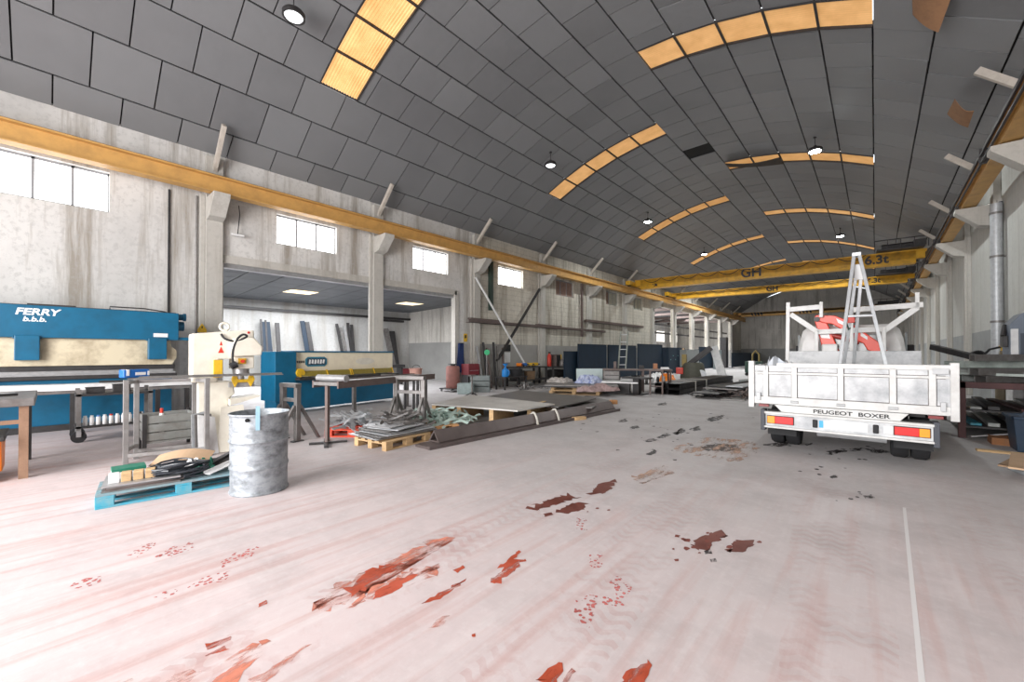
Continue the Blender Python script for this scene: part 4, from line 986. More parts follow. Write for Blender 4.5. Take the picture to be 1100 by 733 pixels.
m = MB(); m.bx(-.25, -.2, -.075, -.058, .45, .55); m.build('blue_sticker', plain('sticker_blue', (.05, .4, .7), .4), bp)
# wheels
def wheel(x, y, par, nm='wheel', dual=True):
    for dx in ((0, .0) if not dual else (-.11, .11)):
        m = MB(); m.lathe([(.2, -.09), (.31, -.095), (.335, -.06), (.335, .06), (.31, .095), (.2, .09)], 32)
        for v in m.bm.verts: v.co = Vector((v.co.z + x + dx, v.co.y + y, v.co.x + .335))
        wl = m.build(nm, BLACK, par, smooth=True)
        m = MB(); m.lathe([(0, -.05), (.19, -.06), (.21, -.08), (.21, .08), (.19, .06), (0, .05)], 24)
        for v in m.bm.verts: v.co = Vector((v.co.z + x + dx, v.co.y + y, v.co.x + .335))
        m.build('rim', GR, wl, smooth=True)
        if not dual: break
for s in (-1, 1): wheel(s * .76, .8, TR)
for s in (-1, 1): wheel(s * .82, 4.4, TR, dual=False)
m = MB(); m.cyl((-.8, .8, .335), (.8, .8, .335), .06, n=14); m.cyl((-.12, .8, .335), (.12, .8, .335), .16, n=18); m.build('axle', DSTEEL, TR, smooth=True)
for s in (-1, 1):
    m = MB(); m.bx(s * .78 - .2, s * .78 + .2, .38, .395, .2, .62); m.build('mud_flap', BLACK, TR)
m = MB(); m.cyl((-.3, .3, .36), (.5, .3, .36), .1, n=18); m.build('silencer', GR, TR, smooth=True)
# headboard
m = MB(); m.bx(-1.03, 1.05, 2.92, 2.97, .8, 1.6); hb = m.build('headboard', WTS, TR, .006)
# rack above the cab
m = MB(); m.bar((-1.02, 2.94, .84), (-.99, 2.94, 2.66), .07, .07); rk = m.build('rack_post', WT, TR, .005)
m = MB(); m.bar((1.0, 2.94, 2.38), (1.0, 2.94, 2.68), .06, .06); m.build('rack_post', WT, TR, .005)
for p, q, nm in (((-1.0, 2.94, 2.5), (-.42, 2.94, 2.52), 'rack_crossbar'), ((.06, 2.94, 2.42), (1.08, 2.94, 2.45), 'rack_crossbar'), ((-.95, 2.94, 2.4), (-.46, 2.94, 1.98), 'rack_brace'), ((1.0, 2.94, 2.4), (.52, 2.94, 1.97), 'rack_brace'), ((.54, 2.94, 1.6), (.54, 2.94, 2.05), 'rack_upright'), ((-.5, 2.94, 1.6), (-.5, 2.94, 2.02), 'rack_upright'), ((-.42, 2.94, 2.3), (-.42, 2.94, 2.62), 'rack_upright'), ((.06, 2.94, 1.6), (.06, 2.94, 2.42), 'rack_upright'), ((-.5, 2.94, 2.0), (.55, 2.94, 2.02), 'rack_crossbar')):
    m = MB(); m.bar(p, q, .06, .1); m.build(nm, WT, TR, .005)
# cab
m = MB()
secs = []
for y, w_, z0, z1, tap in ((3.35, .84, .75, 2.02, .12), (3.42, .9, .6, 2.14, .12), (4.6, .92, .5, 2.18, .13), (5.0, .9, .45, 2.0, .13), (5.55, .88, .42, 1.35, .05), (6.1, .82, .42, 1.08, .04), (6.2, .76, .48, .9, .04)):
    ring = []
    hh = z1 - z0
    P_ = [(-w_, z0), (-w_, z0 + hh * .5), (-w_ + tap * .5, z0 + hh * .8), (-w_ + tap, z1 - .1), (-w_ + tap + .1, z1), (w_ - tap - .1, z1), (w_ - tap, z1 - .1), (w_ - tap * .5, z0 + hh * .8), (w_, z0 + hh * .5), (w_, z0)]
    secs.append([m._v((x, y, z)) for x, z in P_])
for a, b_ in zip(secs, secs[1:]):
    for k in range(10): m.bm.faces.new((a[k], a[(k + 1) % 10], b_[(k + 1) % 10], b_[k]))
m.bm.faces.new(secs[0][::-1]); m.bm.faces.new(secs[-1])
cab = m.build('cab', WT, TR, .03, smooth=True)
GLASS = plain('dark_glass', (.2, .22, .22), .12)
m = MB(); m.prism([(-.52, 1.5), (.52, 1.5), (.48, 1.94), (-.48, 1.94)], 'y', 3.325, 3.36); m.build('rear_window', GLASS, cab, .01)
for s in (-1, 1):
    m = MB(); m.prism([(3.9, 1.35), (5.2, 1.35), (4.85, 1.95), (3.9, 1.98)], 'x', s * .9 - .02, s * .9 + .015); m.build('side_window', GLASS, cab)
    m = MB(); m.bx(s * 1.0 - .08, s * 1.0 + .08, 4.95, 5.08, 1.35, 1.75); m.build('mirror', BLACK, cab, .02)
m = MB(); m.prism([(4.99, 2.0), (5.6, 1.34), (5.62, 1.38), (5.02, 2.03)], 'x', -.72, .72); m.build('windscreen', GLASS, cab)
m = MB(); m.bx(-.84, .84, 6.12, 6.28, .35, .62); m.build('front_bumper', GR, cab, .03)
# loading crane behind the headboard
CR = M('loader_red', (.8, .055, .02), .35, 0, (.5, .04, .02), .4, 3)
m = MB(); m.bx(-.42, -.16, 3.0, 3.26, .7, 1.75); base = m.build('crane_base', WT, TR, .02)
m = MB(); m.prism([(-.55, 2.28), (-.36, 2.28), (-.14, 1.6), (-.4, 1.6)], 'y', 3.04, 3.22); col = m.build('crane_column', CR, TR, .015)
m = MB(); m.prism([(-.56, 2.26), (-.52, 2.36), (-.2, 2.33), (.0, 2.22), (.5, 1.74), (.62, 1.56), (.5, 1.52), (.3, 1.62), (.24, 1.75), (.1, 1.83), (-.1, 2.05), (-.25, 2.16), (-.36, 2.18)], 'y', 3.0, 3.2); boom = m.build('crane_boom', CR, TR, .015)
m = MB(); m.bar((-.3, 2.1, 0), (-.3, 2.1, 0.001), .01, .01) if False else m.cyl((-.3, 3.1, 1.95), (.18, 3.1, 1.78), .05, n=14); m.build('crane_cylinder', plain('dark_red', (.35, .04, .03), .4), boom, smooth=True)
m = MB(); m.prism([(-.47, 2.02), (-.31, 2.0), (-.28, 1.86), (-.43, 1.88)], 'y', 3.028, 3.045); m.build('white_decal', WHITEP, col)
m = MB(); m.prism([(-.18, 2.27), (.0, 2.15), (.03, 2.06), (-.15, 2.18)], 'y', 2.99, 3.005).prism([(.2, 1.98), (.3, 1.88), (.3, 1.82), (.2, 1.9)], 'y', 2.99, 3.005); m.build('white_decal', WHITEP, boom)
m = MB(); m.cyl((-.5, 2.96, 2.27), (-.5, 3.24, 2.27), .05, n=16); m.build('pivot_pin', DSTEEL, boom, smooth=True)

# ladder in the bed
t = thing('step_ladder', 'tall tapered aluminium A-ladder standing open in the truck bed', 'ladder', (0, 0, 0))
ALU = M('aluminium', (.55, .57, .59), .35, .5, (.3, .31, .32), .4, 8)
ap = Vector((-.235, 9.5, 3.3)); fl, fr_ = Vector((-.5, 8.85, .85)), Vector((.22, 8.95, .85))
m = MB(); m.bar(ap + Vector((-.035, 0, 0)), fl, .075, .05, (1, 0, 0)); m.build('stile', ALU, t, .004)
m = MB(); m.bar(ap + Vector((.035, 0, 0)), fr_, .075, .05, (1, 0, 0)); m.build('stile', ALU, t, .004)
rl, rr_ = Vector((-.5, 10.1, .85)), Vector((-.34, 10.1, .85)); tp = Vector((-.21, 9.6, 2.98))
m = MB(); m.bar(tp + Vector((-.035, 0, 0)), rl, .05, .05, (1, 0, 0)); m.build('rear_stile', ALU, t, .004)
m = MB(); m.bar(tp + Vector((.035, 0, 0)), rr_, .05, .05, (1, 0, 0)); m.build('rear_stile', ALU, t, .004)
for f_ in (.45, .85):
    a, b_ = ap.lerp(fl, f_), ap.lerp(fr_, f_); m = MB(); m.bar(a, b_, .06, .035); m.build('rung', ALU, t, .003)
    a, b_ = tp.lerp(rl, f_ - .06), tp.lerp(rr_, f_ - .06); m = MB(); m.bar(a, b_, .05, .03); m.build('rear_rung', ALU, t, .003)
m = MB(); m.box(ap + Vector((0, .03, .01)), (.13, .16, .07)); m.build('hinge_cap', ALU, t, .01)
m = MB(); m.bar(tp + Vector((0, -.06, .16)), tp + Vector((0, .02, -.1)), .12, .06); m.build('hinge_plate', WHITEP, t, .006)
m = MB(); m.tube([ap.lerp(fl, .5), (-.35, 9.45, 1.98), tp.lerp(rl, .45)], .012, 6); m.build('tie_rope', plain('green_rope', (.06, .2, .14), .7), t, smooth=True)
m = MB(); m.box(tp.lerp(rl, .38) + Vector((0, -.05, 0)), (.1, .06, .12)); m.build('red_bracket', RED, t, .01)
crumple('plastic_cover', M('translucent_film', (.6, .64, .7), .3, 0, (.75, .77, .8), .6, 4), (-1.24, 8.25, .845), .26, .5, .66, 'crumpled bluish clear plastic film heaped in the left rear corner of the truck bed', 'plastic film', 0, 31, True, rough=.4)
# ================================================================== right hand side
MAR = M('maroon_steel', (.1, .045, .045), .55, .3, (.05, .025, .025), .5)
t = thing('steel_rack', 'dark maroon steel rack table loaded with bars beside the truck', 'rack', (1.14, 11.15, 0))
m = MB(); m.bx(0, 1.36, -.04, .05, .92, 1.03).bx(0, 1.36, 2.7, 2.8, .92, 1.03).bx(0, .1, -.04, 2.8, .92, 1.03).bx(1.26, 1.36, -.04, 2.8, .92, 1.03); m.build('top_frame', MAR, t, .006)
m = MB(); m.bx(.05, 1.31, 0, 2.75, .99, 1.02); m.build('top_plate', DSTEEL, t)
for x in (0, 1.26):
    for y in (-.03, 2.7):
        m = MB(); m.bx(x, x + .1, y, y + .1, 0, .92); m.build('leg', MAR, t, .005)
for z in (.2, .5):
    m = MB(); m.bx(.05, 1.31, .0, 2.75, z, z + .03); m.build('shelf', DSTEEL, t)
GG = M('grey_green_tube', (.4, .45, .42), .5, .1, (.08, .09, .08), .6, 4)
GP = M('pale_tube', (.5, .52, .5), .5, .1, (.15, .16, .15), .6, 4)
desc = ['lowest left', 'lowest middle', 'lowest right', 'second layer left', 'second layer middle', 'second layer right', 'upper left', 'upper right', 'topmost crossing', 'front edge']
spots = [(1.55, 12.5, 1.05, -38, .18), (1.8, 12.1, 1.05, -42, .2), (1.95, 11.75, 1.05, -46, .18), (1.6, 12.2, 1.18, -58, .16), (1.8, 12.0, 1.18, -50, .2), (1.95, 11.75, 1.18, -54, .16), (1.7, 11.9, 1.31, -66, .14), (1.9, 12.2, 1.31, -52, .14), (1.8, 11.7, 1.44, -50, .1), (1.7, 11.5, 1.17, 70, .07)]
for k, (x, y, z, a, wd) in enumerate(spots):
    m = MB(); L = .72 if k < 8 else .6; h = .125 if k != 9 else .05
    for u0, u1, v0, v1 in ((-wd / 2, wd / 2, 0, .006), (-wd / 2, wd / 2, h - .006, h), (-wd / 2, -wd / 2 + .006, 0, h), (wd / 2 - .006, wd / 2, 0, h)): m.bx(u0, u1, -L, L, v0, v1)
    if k == 9: pass
    tag(m.build('steel_tube', [GG, GP, STEEL][k % 3], loc=(x, y if k < 9 else 11.45, z - .03), rot=R(a) if k < 9 else R(70), bev=.004), ['grey green', 'pale grey', 'brownish grey'][k % 3] + ' rectangular tube on the maroon rack, ' + desc[k], 'steel tube', 'tubes on the maroon rack')
m = MB(); m.bar((.95, 13.1, 1.7), (1.66, 11.85, 1.4), .09, .12)
tag(m.build('black_girder', DSTEEL, bev=.01), 'long black girder lying across the tubes at the back left of the maroon rack', 'girder')
m = MB(); m.lathe([(.09, -.05), (.12, -.05), (.12, .05), (.09, .05), (.09, -.05)], 20)
tag(m.build('black_coil', BLACK, loc=(1.55, 12.45, 1.49), rot=(R(80), 0, R(20)), smooth=True), 'small black coil standing on the bars of the maroon rack', 'coil')
m = MB(); m.lathe([(.07, 0), (.07, .14), (.055, .14), (.055, .02), (0, .02)], 16); tag(m.build('dark_pot', DSTEEL, loc=(1.8, 12.3, 1.38), smooth=True), 'small dark pot on the bars of the maroon rack near the gas bottle', 'pot')
for k, (z, n, mats) in enumerate(((.53, 4, (GP, DSTEEL, MAR)), (.23, 4, (PALB, GP, DSTEEL)))):
    for j in range(n):
        m = MB(); x = .2 + j * .3; m.bx(-.07, .07, -1.2, 1.25, 0, .04 + .02 * (j % 2)); tag(m.build('shelf_bar', mats[j % 3], loc=(1.14 + x, 12.5, z), rot=R(2 * (-1) ** j)), 'flat steel bar on the %s shelf of the maroon rack, %s from the left' % (('middle', 'bottom')[k], ORD[j]), 'metal bar', 'bars on the maroon rack shelves')
m = MB(); m.bar((1.28, 11.0, .06), (1.9, 11.02, .2), .06, .02); tag(m.build('bright_bar', LSTEEL), 'bright flat bar leaning low against the front of the maroon rack', 'metal bar')
m = MB(); m.bx(-.14, .14, -.2, .2, 0, .12); tag(m.build('wood_chock', M('red_brown_wood', (.35, .15, .06), .8), loc=(1.62, 10.85, 0)), 'reddish wooden chock on the floor left of the dark blue bin', 'timber')
# dark blue bin
t = thing('blue_bin', 'dark blue plastic bin full of scrap in front of the maroon rack', 'bin', (1.92, 10.35, 0))
DB = M('dark_blue_plastic', (.02, .045, .085), .5, 0, (.05, .07, .1), .5, 8)
m = MB(); z0, z1, a, b_ = 0, .56, .25, .3
P0 = [m._v((sx * a, sy * .25, z0)) for sx, sy in ((-1, -1), (1, -1), (1, 1), (-1, 1))]; P1 = [m._v((sx * b_, sy * .3, z1)) for sx, sy in ((-1, -1), (1, -1), (1, 1), (-1, 1))]
P2 = [m._v((sx * (b_ - .02), sy * .28, z1)) for sx, sy in ((-1, -1), (1, -1), (1, 1), (-1, 1))]; P3 = [m._v((sx * (a - .02), sy * .23, .04)) for sx, sy in ((-1, -1), (1, -1), (1, 1), (-1, 1))]
for A_, B_ in ((P0, P1), (P1, P2), (P2, P3)):
    for k in range(4): m.bm.faces.new((A_[k], A_[(k + 1) % 4], B_[(k + 1) % 4], B_[k]))
m.bm.faces.new(P0[::-1]); m.bm.faces.new(P3); m.build('bin_shell', DB, t, .008)
m = MB(); m.bx(-.33, .33, -.33, -.29, .52, .56).bx(-.33, .33, .29, .33, .52, .56).bx(-.33, -.29, -.33, .33, .52, .56).bx(.29, .33, -.33, .33, .52, .56); m.build('rim', DB, t, .01)
m = MB()
for x in (-.15, 0, .15): m.bx(x - .015, x + .015, -.295, -.265, .05, .52)
m.build('rib', DB, t)
crumple('scrap_rags', M('bluish_scrap', (.1, .13, .18), .7, 0, (.03, .03, .04), .8, 9), (1.92, 10.35, .42), .26, .25, .2, 'bluish cables and scrap heaped in the dark blue bin', 'scrap', 0, 41, kind='stuff')
m = MB(); m.bx(-.55, .6, -.06, .06, 0, .03); tag(m.build('plank', WOOD, loc=(1.75, 9.85, 0), rot=R(2)), 'narrow pine plank on the floor in front of the blue bin', 'timber')
# flat packs and channels at the right edge
for k, (x, y, z) in enumerate(((1.85, 8.35, .12), (1.85, 8.25, .142))):
    m = MB(); m.bx(-.55, .6, -.55, .65, 0, .02); tag(m.build('cardboard_sheet', CARD if k else WOODD, loc=(x, y, z), rot=R(-18 + 8 * k)), ['lower brown board of two lying on channels at the right edge', 'upper cardboard sheet of two lying on channels at the right edge'][k], 'board')
for k, (x, y) in enumerate(((1.62, 7.7), (1.86, 7.72), (2.1, 7.75))):
    m = MB(); m.bx(-.09, .09, -.85, .9, 0, .012).bx(-.09, -.08, -.85, .9, 0, .11).bx(.08, .09, -.85, .9, 0, .11); tag(m.build('galvanised_channel', GALV, loc=(x, y, .0), rot=R(14)), 'galvanised channel on the floor at the right edge, %s from the left' % ORD[k], 'metal channel', 'channels at the right edge')
# machine, gas bottle, hose
t = thing('wall_machine', 'blue grey upright machine with control panel at the right edge by the wall', 'machine', (2.46, 14.6, 0))
MG = M('machine_blue_grey', (.16, .19, .24), .4, .1, (.08, .1, .13), .4, 3)
m = MB(); m.prism([(-.2, 1.0), (.2, 1.0), (.2, 2.45), (-.02, 2.45), (-.2, 2.2)], 'y', -.35, .4); m.build('housing', MG, t, .02)
m = MB(); m.bx(-.16, .18, -.3, .35, 0, 1.0); m.build('pedestal', WHITE, t, .015)
m = MB(); m.bx(-.19, -.08, -.39, -.345, 1.15, 2.1); cp = m.build('control_panel', WHITE, t, .008)
m = MB(); m.cyl((-.14, -.42, 1.42), (-.14, -.38, 1.42), .03, n=14); m.build('stop_button', RED, cp, smooth=True)
m = MB(); m.bx(-.05, .18, -.36, -.345, 1.3, 2.0); m.build('door', plain('panel_dark', (.05, .065, .09), .4), t, .006)
m = MB(); m.bx(-.28, -.2, -.2, .1, 1.7, 1.95).cyl((-.26, -.1, 1.95), (-.2, .05, 2.2), .05, n=12); m.build('motor', DSTEEL, t, .01)
t = thing('gas_bottle', 'olive brown gas bottle behind the bars at the right wall', 'gas bottle', (2.33, 15.45, 0))
m = MB(); m.lathe([(.0, 0), (.12, 0), (.125, .03), (.125, 1.35), (.1, 1.48), (.05, 1.55), (.04, 1.62), (0, 1.62)], 20); m.build('bottle_body', M('olive_brown', (.2, .16, .1), .45, .1), t, smooth=True)
m = MB(); m.lathe([(.03, 1.62), (.03, 1.7), (.06, 1.7), (.06, 1.74), (0, 1.74)], 12); m.build('valve', YPL, t, smooth=True)
m = MB(); m.tube([(2.33, 15.45, 1.72), (2.1, 15.3, 1.65), (1.95, 15.2, 1.45), (1.98, 15.1, 1.25), (2.12, 15.0, 1.17), (2.3, 14.9, 1.2)], .025, 8); tag(m.build('rubber_hose', BLACK, smooth=True), 'black rubber hose looping from the olive gas bottle to the wall machine', 'hose')

# ================================================================== along the left wall, mid hall
def YX(px, X):
    u = (px - 550) / 440.0; return X / (-S_ + u * C_) * (C_ + u * S_)
def ZX(px, py, X):
    u = (px - 550) / 440.0; return EYE + (380 - py) / 440.0 * X / (-S_ + u * C_)
# long bars on the wall
t = thing('wall_angle_bar', 'long brown steel angle fixed level along the block wall, the nearer one', 'metal bar', (-13.66, 12.4, 2.95))
m = MB(); m.bx(-.1, .1, 0, 12.4, 0, .02).bx(.08, .1, 0, 12.4, 0, .14); m.build('angle', RSTEEL, t)
m = MB(); m.bx(-.08, .12, .1, 2.3, .14, .22); m.build('stored_bar', RSTEEL, t); m = MB(); m.bx(-.08, .12, 5.0, 7.2, .14, .2); m.build('stored_bar', RSTEEL, t)
m = MB(); m.bx(-.1, .14, 0, 8.4, 0, .15); tag(m.build('wall_angle_bar', RSTEEL, loc=(-13.66, 22.4, 3.55)), 'brown steel bar fixed level along the block wall, the farther and higher one', 'metal bar')
m = MB(); m.cyl((-13.5, 12.75, 5.0), (-13.1, 15.8, .97), .05, n=10); tag(m.build('leaning_pipe', WHITE, smooth=True), 'pale white pipe leaning slantwise on the block wall, crossing the dark one', 'pipe')
m = MB(); m.bar((-13.6, 17.6, 5.05), (-13.35, 14.0, 1.2), .1, .1); tag(m.build('leaning_bar', DSTEEL), 'dark square bar leaning slantwise on the block wall, crossing the white pipe', 'metal bar')
m = MB(); m.bx(-.1, .05, -.1, .1, 3.6, 5.9); tag(m.build('vertical_beam', plain('green_black_steel', (.03, .05, .04), .5), loc=(-13.6, 13.85, 0)), 'dark green upright steel piece hung under the rail left of a bright window', 'metal bar')
m = MB(); m.bx(-.08, .05, -.06, .06, 2.6, 5.9); tag(m.build('vertical_beam', RSTEEL, loc=(-13.6, 21.9, 0)), 'thin brown upright steel piece on the wall right of the brown window', 'metal bar')
for k, (y, nm, lab) in enumerate(((2.04, BLACK, 'thin dark vertical conduit on the plaster wall above the blue press'), (2.62, STEEL, 'thin pale vertical conduit on the plaster wall beside the near column'))):
    m = MB(); m.cyl((-13.77, y, 2.0), (-13.77, y, 5.84), .022, n=8); tag(m.build('conduit', nm, smooth=True), lab, 'conduit')
t = thing('wall_light', 'small white strip light hanging on its cable right of the near column', 'lamp', (-13.66, 3.55, 4.95))
m = MB(); m.bx(-.05, .05, -.16, .16, -.03, .02); m.build('light_body', WHITEP, t, .008); m = MB(); m.tube([(0, .0, .02), (-.02, .03, .3), (.0, .05, .6), (-.02, .03, .86)], .012, 6); m.build('cable', BLACK, t, smooth=True)

# profiles leaning in the side aisle
LP = [(279.5, 290, 346, 1, NAVY, 'wide dark blue profile leaning in the side aisle, leftmost of all'), (279, 281, 343, 0, DSTEEL, 'thin dark bar behind the leftmost wide blue profile in the side aisle'), (284, 286, 344, 0, DSTEEL, 'second thin dark bar behind the leftmost wide blue profile in the side aisle'),
      (295, 300, 347, 0, DSTEEL, 'single dark bar leaning right of the wide blue profile in the side aisle'), (322, 327, 345, 3, NAVY, 'dark blue profile of a leaning pair behind the cream shear, left one'), (327, 332, 346, 3, DSTEEL, 'dark grey profile of a leaning pair behind the cream shear, right one'),
      (360, 363, 348, 4, DSTEEL, 'first dark bar of the leaning group left of the middle column'), (364, 367, 352, 5, STEEL, 'second and lighter bar of the leaning group left of the middle column'), (368, 371, 350, 3, LSTEEL, 'bright bar in the leaning group left of the middle column'), (372, 375, 347, 2, DSTEEL, 'fourth dark bar of the leaning group left of the middle column'), (376, 379, 349, 0, DSTEEL, 'rightmost dark bar of the leaning group left of the middle column'),
      (411, 417, 353, 4, STEEL, 'wide grey profile leaning in the aisle right of the middle column'), (418, 424, 356, 1, DSTEEL, 'dark profile leaning in the aisle right of the middle column')]
for x0, x1, ytop, sl, mt, lab in LP:
    X = -21.75; ya, yb = YX(x0, X), YX(x1, X); zt = ZX((x0 + x1) / 2, ytop, X); m = MB()
    m.bar((.55, sl * .1, .01), (0, 0, zt), (yb - ya) * .9, .06, (1, 0, 0)); tag(m.build('leaning_profile', mt, loc=(X + .0, (ya + yb) / 2, 0)), lab, 'metal profile', 'profiles leaning in the side aisle')
for k, (x0, x1, y) in enumerate(((410, 434, 344), (447, 466, 347))):
    X = -21.8; m = MB(); m.bx(-.1, .1, YX(x0, X), YX(x1, X), ZX(x0, y, X) - .06, ZX(x0, y, X) + .06); tag(m.build('strip_lamp', DSTEEL, loc=(X - .1, 0, 0)), ['dark strip lamp on the aisle wall right of the middle column', 'dark strip lamp on the aisle wall near the right jamb'][k], 'lamp')
m = MB(); m.bx(0, .5, 14.2, 14.9, 0, .62); m.bx(.02, .48, 12.0, 14.9, 0, .55); tag(m.build('red_bench', M('dark_red_paint', (.22, .02, .03), .6), loc=(-21.9, 0, 0)), 'low dark red bench along the back wall of the side aisle', 'bench')
m = MB(); m.bx(-.25, .25, -.7, .7, .85, 1.0).bx(-.2, .2, -.6, -.5, 0, .85).bx(-.2, .2, .5, .6, 0, .85); tag(m.build('dark_bench', DSTEEL, loc=(-18.0, 11.2, 0)), 'dark bench standing inside the side aisle near the right jamb', 'bench')

# things by the jamb
t = thing('rusty_cylinder', 'rusty red upright cylinder on a castor dolly beside the opening jamb', 'cylinder', (-13.0, 11.0, 0))
m = MB(); m.lathe([(0, .14), (.27, .14), (.28, .17), (.28, .98), (.24, 1.04), (0, 1.06)], 28); m.build('cylinder_body', M('rusty_red', (.3, .13, .11), .7, .1, (.16, .08, .07), .6, 5), t, smooth=True)
m = MB(); m.lathe([(.1, 1.05), (.1, 1.1), (.2, 1.11), (.2, 1.13), (0, 1.13)], 20); m.build('cylinder_cap', DSTEEL, t, smooth=True)
m = MB(); m.bx(-.4, .4, -.4, .4, .1, .14); dl = m.build('dolly', DSTEEL, t, .01)
for x in (-.33, .33):
    for y in (-.33, .33): m = MB(); m.cyl((x - .02, y, .05), (x + .02, y, .05), .05, n=14); m.build('castor', LSTEEL, dl, smooth=True)
t = thing('blue_coat', 'dark blue work coat hanging beside the opening jamb', 'coat', (-13.68, YX(493, -13.65) + .1, 0))
m = MB(); m.grid(lambda u, v: (.03 + .09 * math.sin(math.pi * v) * (1 - .2 * u) + .03 * math.sin(9 * v + 3 * u), (v - .5) * (.3 + .3 * u), 2.0 - 1.25 * u), 10, 8, .03); m.build('coat_cloth', CLOTHB, t, smooth=True)
m = MB(); m.bx(.0, .16, -.1, .1, 1.99, 2.02); m.build('coat_hook', DSTEEL, t)
t = thing('tool_chest', 'dark red tool chest standing on legs left of the leaning bars', 'tool chest', (-13.35, YX(506, -13.3), 0), 0)
m = MB(); m.bx(-.25, .25, -.32, .32, .62, 1.1); m.build('chest_body', M('dark_red', (.2, .015, .025), .5), t, .012)
for y in (-.27, .27):
    m = MB(); m.bx(-.2, .2, y - .03, y + .03, 0, .62); m.build('leg', DSTEEL, t)
m = MB(); m.bx(-.25, .25, -.3, .3, .2, .24); m.build('shelf', DSTEEL, t)
m = MB(); m.bx(.25, .262, -.26, .26, .8, .82); m.build('drawer_handle', LSTEEL, t)
for k, (x0, y0, x1, y1, mt, lab) in enumerate(((512, 372, 519, 409, LSTEEL, 'bright grey pole, leftmost of the poles leaning on the block wall'), (519, 368, 524, 405, DSTEEL, 'dark pole, second of those leaning on the block wall'), (523, 374, 528, 404, RSTEEL, 'brown pole, third of those leaning on the block wall'), (530, 368, 533, 400, DSTEEL, 'dark pole, fourth of those leaning on the block wall'), (534, 372, 537, 400, STEEL, 'grey pole, fifth of those leaning on the block wall'), (540, 374, 541, 400, RSTEEL, 'brown pole, rightmost of those leaning on the block wall'))):
    m = MB(); a = Vector((-13.52, YX(x0, -13.52), ZX(x0, y0, -13.52))); b_ = Vector((-13.0, YX(x1, -13.0) , .0)); m.bar(a, b_, .09, .07, (1, 0, 0)); tag(m.build('leaning_pole', mt), lab, 'pole', 'poles leaning on the block wall')
t = thing('green_disc_stand', 'stand with a bright green disc in front of the leaning poles', 'stand', (-12.6, YX(523, -12.6), 0))
m = MB(); m.cyl((0, 0, .03), (0, 0, 1.5), .025, n=10); m.build('pole', STEEL, t, smooth=True); m = MB(); m.lathe([(0, 0), (.2, 0), (.2, .03), (0, .03)], 20); m.build('base', DSTEEL, t)
m = MB(); m.cyl((.02, -.02, 1.6), (.06, -.05, 1.6), .12, n=20); m.build('disc', plain('bright_green', (.06, .5, .22), .4), t, smooth=True)
def crate(name, label, mat, px, py, wd, dp, h, rot=0, slats=False):
    p = F(px, py); t = thing(name, label, 'crate', p, R(rot))
    m = MB(); m.bx(-wd / 2, wd / 2, -dp / 2, dp / 2, 0, .04); m.build('crate_base', mat, t)
    for s in (-1, 1):
        m = MB(); n = 3 if slats else 1
        for k in range(n): m.bx(-wd / 2, wd / 2, s * dp / 2 - .02, s * dp / 2 + .02, .04 + k * (h - .04) / n, .04 + (k + 1) * (h - .04) / n - (.03 if slats else 0))
        m.build('side_panel', mat, t, .005)
        m = MB()
        for k in range(n): m.bx(s * wd / 2 - .02, s * wd / 2 + .02, -dp / 2, dp / 2, .04 + k * (h - .04) / n, .04 + (k + 1) * (h - .04) / n - (.03 if slats else 0))
        m.build('end_panel', mat, t, .005)
    return t
crate('grey_crate', 'grey ribbed metal crate right of the small tripod stand', M('grey_green', (.2, .23, .23), .5, .2, (.1, .11, .11), .5), 516, 421, .75, .5, .68, 42, True)
crate('low_crate', 'pale blue green low crate left of the small tripod stand', M('pale_teal', (.34, .43, .43), .5), 500, 423, .55, .45, .4, 42)
t = thing('tripod_stand', 'small dark roller stand with tripod foot between the two crates', 'stand', F(507, 427))
m = MB(); m.cyl((0, 0, .05), (0, 0, .75), .035, n=12); m.build('pole', STEEL, t, smooth=True)
for a in (90, 210, 330):
    m = MB(); m.bar((0, 0, .18), (.3 * math.cos(R(a)), .3 * math.sin(R(a)), .015), .05, .03); m.build('foot', DSTEEL, t)
m = MB(); m.bx(-.06, .06, -.12, .12, .75, .8); m.build('head', STEEL, t)
p = F(528, 424)
t = thing('tub_stand', 'low steel bench carrying a blue jug and a black tub', 'bench', (-12.0, 13.3, 0))
m = MB(); m.bx(-.3, .3, -.55, .95, .5, .55); m.build('bench_top', DSTEEL, t)
for x in (-.25, .25):
    for y in (-.5, .9): m = MB(); m.bx(x - .03, x + .03, y - .03, y + .03, 0, .5); m.build('leg', DSTEEL, t)
t = thing('blue_jug', 'bright blue plastic jug with funnel left of the black tub', 'jug', (-11.95, 13.05, .55))
LB = plain('bright_blue_plastic', (.02, .22, .6), .4)
m = MB(); m.lathe([(0, 0), (.14, 0), (.15, .03), (.15, .3), (.06, .36), (.05, .4), (0, .4)], 20); m.build('jug_body', LB, t, smooth=True)
m = MB(); m.lathe([(.03, .4), (.03, .44), (.12, .56), (.11, .56), (.02, .44)], 18); m.build('funnel', LB, t, smooth=True)
m = MB(); m.tube([(.14, 0, .28), (.22, 0, .25), (.22, 0, .1), (.15, 0, .06)], .018, 8); m.build('handle', LB, t, smooth=True)
t = thing('black_tub', 'black open tub of odds and ends right of the blue jug', 'tub', (-11.95, 13.75, .55))
m = MB(); m.lathe([(0, 0), (.22, 0), (.3, .3), (.32, .31), (.3, .32), (.21, .03), (0, .03)], 24); m.build('tub_shell', BLACK, t, smooth=True)
for k, (x, y, c, lab) in enumerate(((-.05, -.08, RED, 'red stick standing in the black tub'), (.05, .02, WHITEP, 'white roll lying in the black tub'), (.0, .12, YPL, 'yellow roll lying in the black tub'))):
    m = MB(); m.cyl((0, 0, 0), (0, .02, .22 - .04 * k), .035, n=12); tag(m.build('roll', c, loc=(-11.95 + x, 13.75 + y, .585), smooth=True), lab, 'roll')
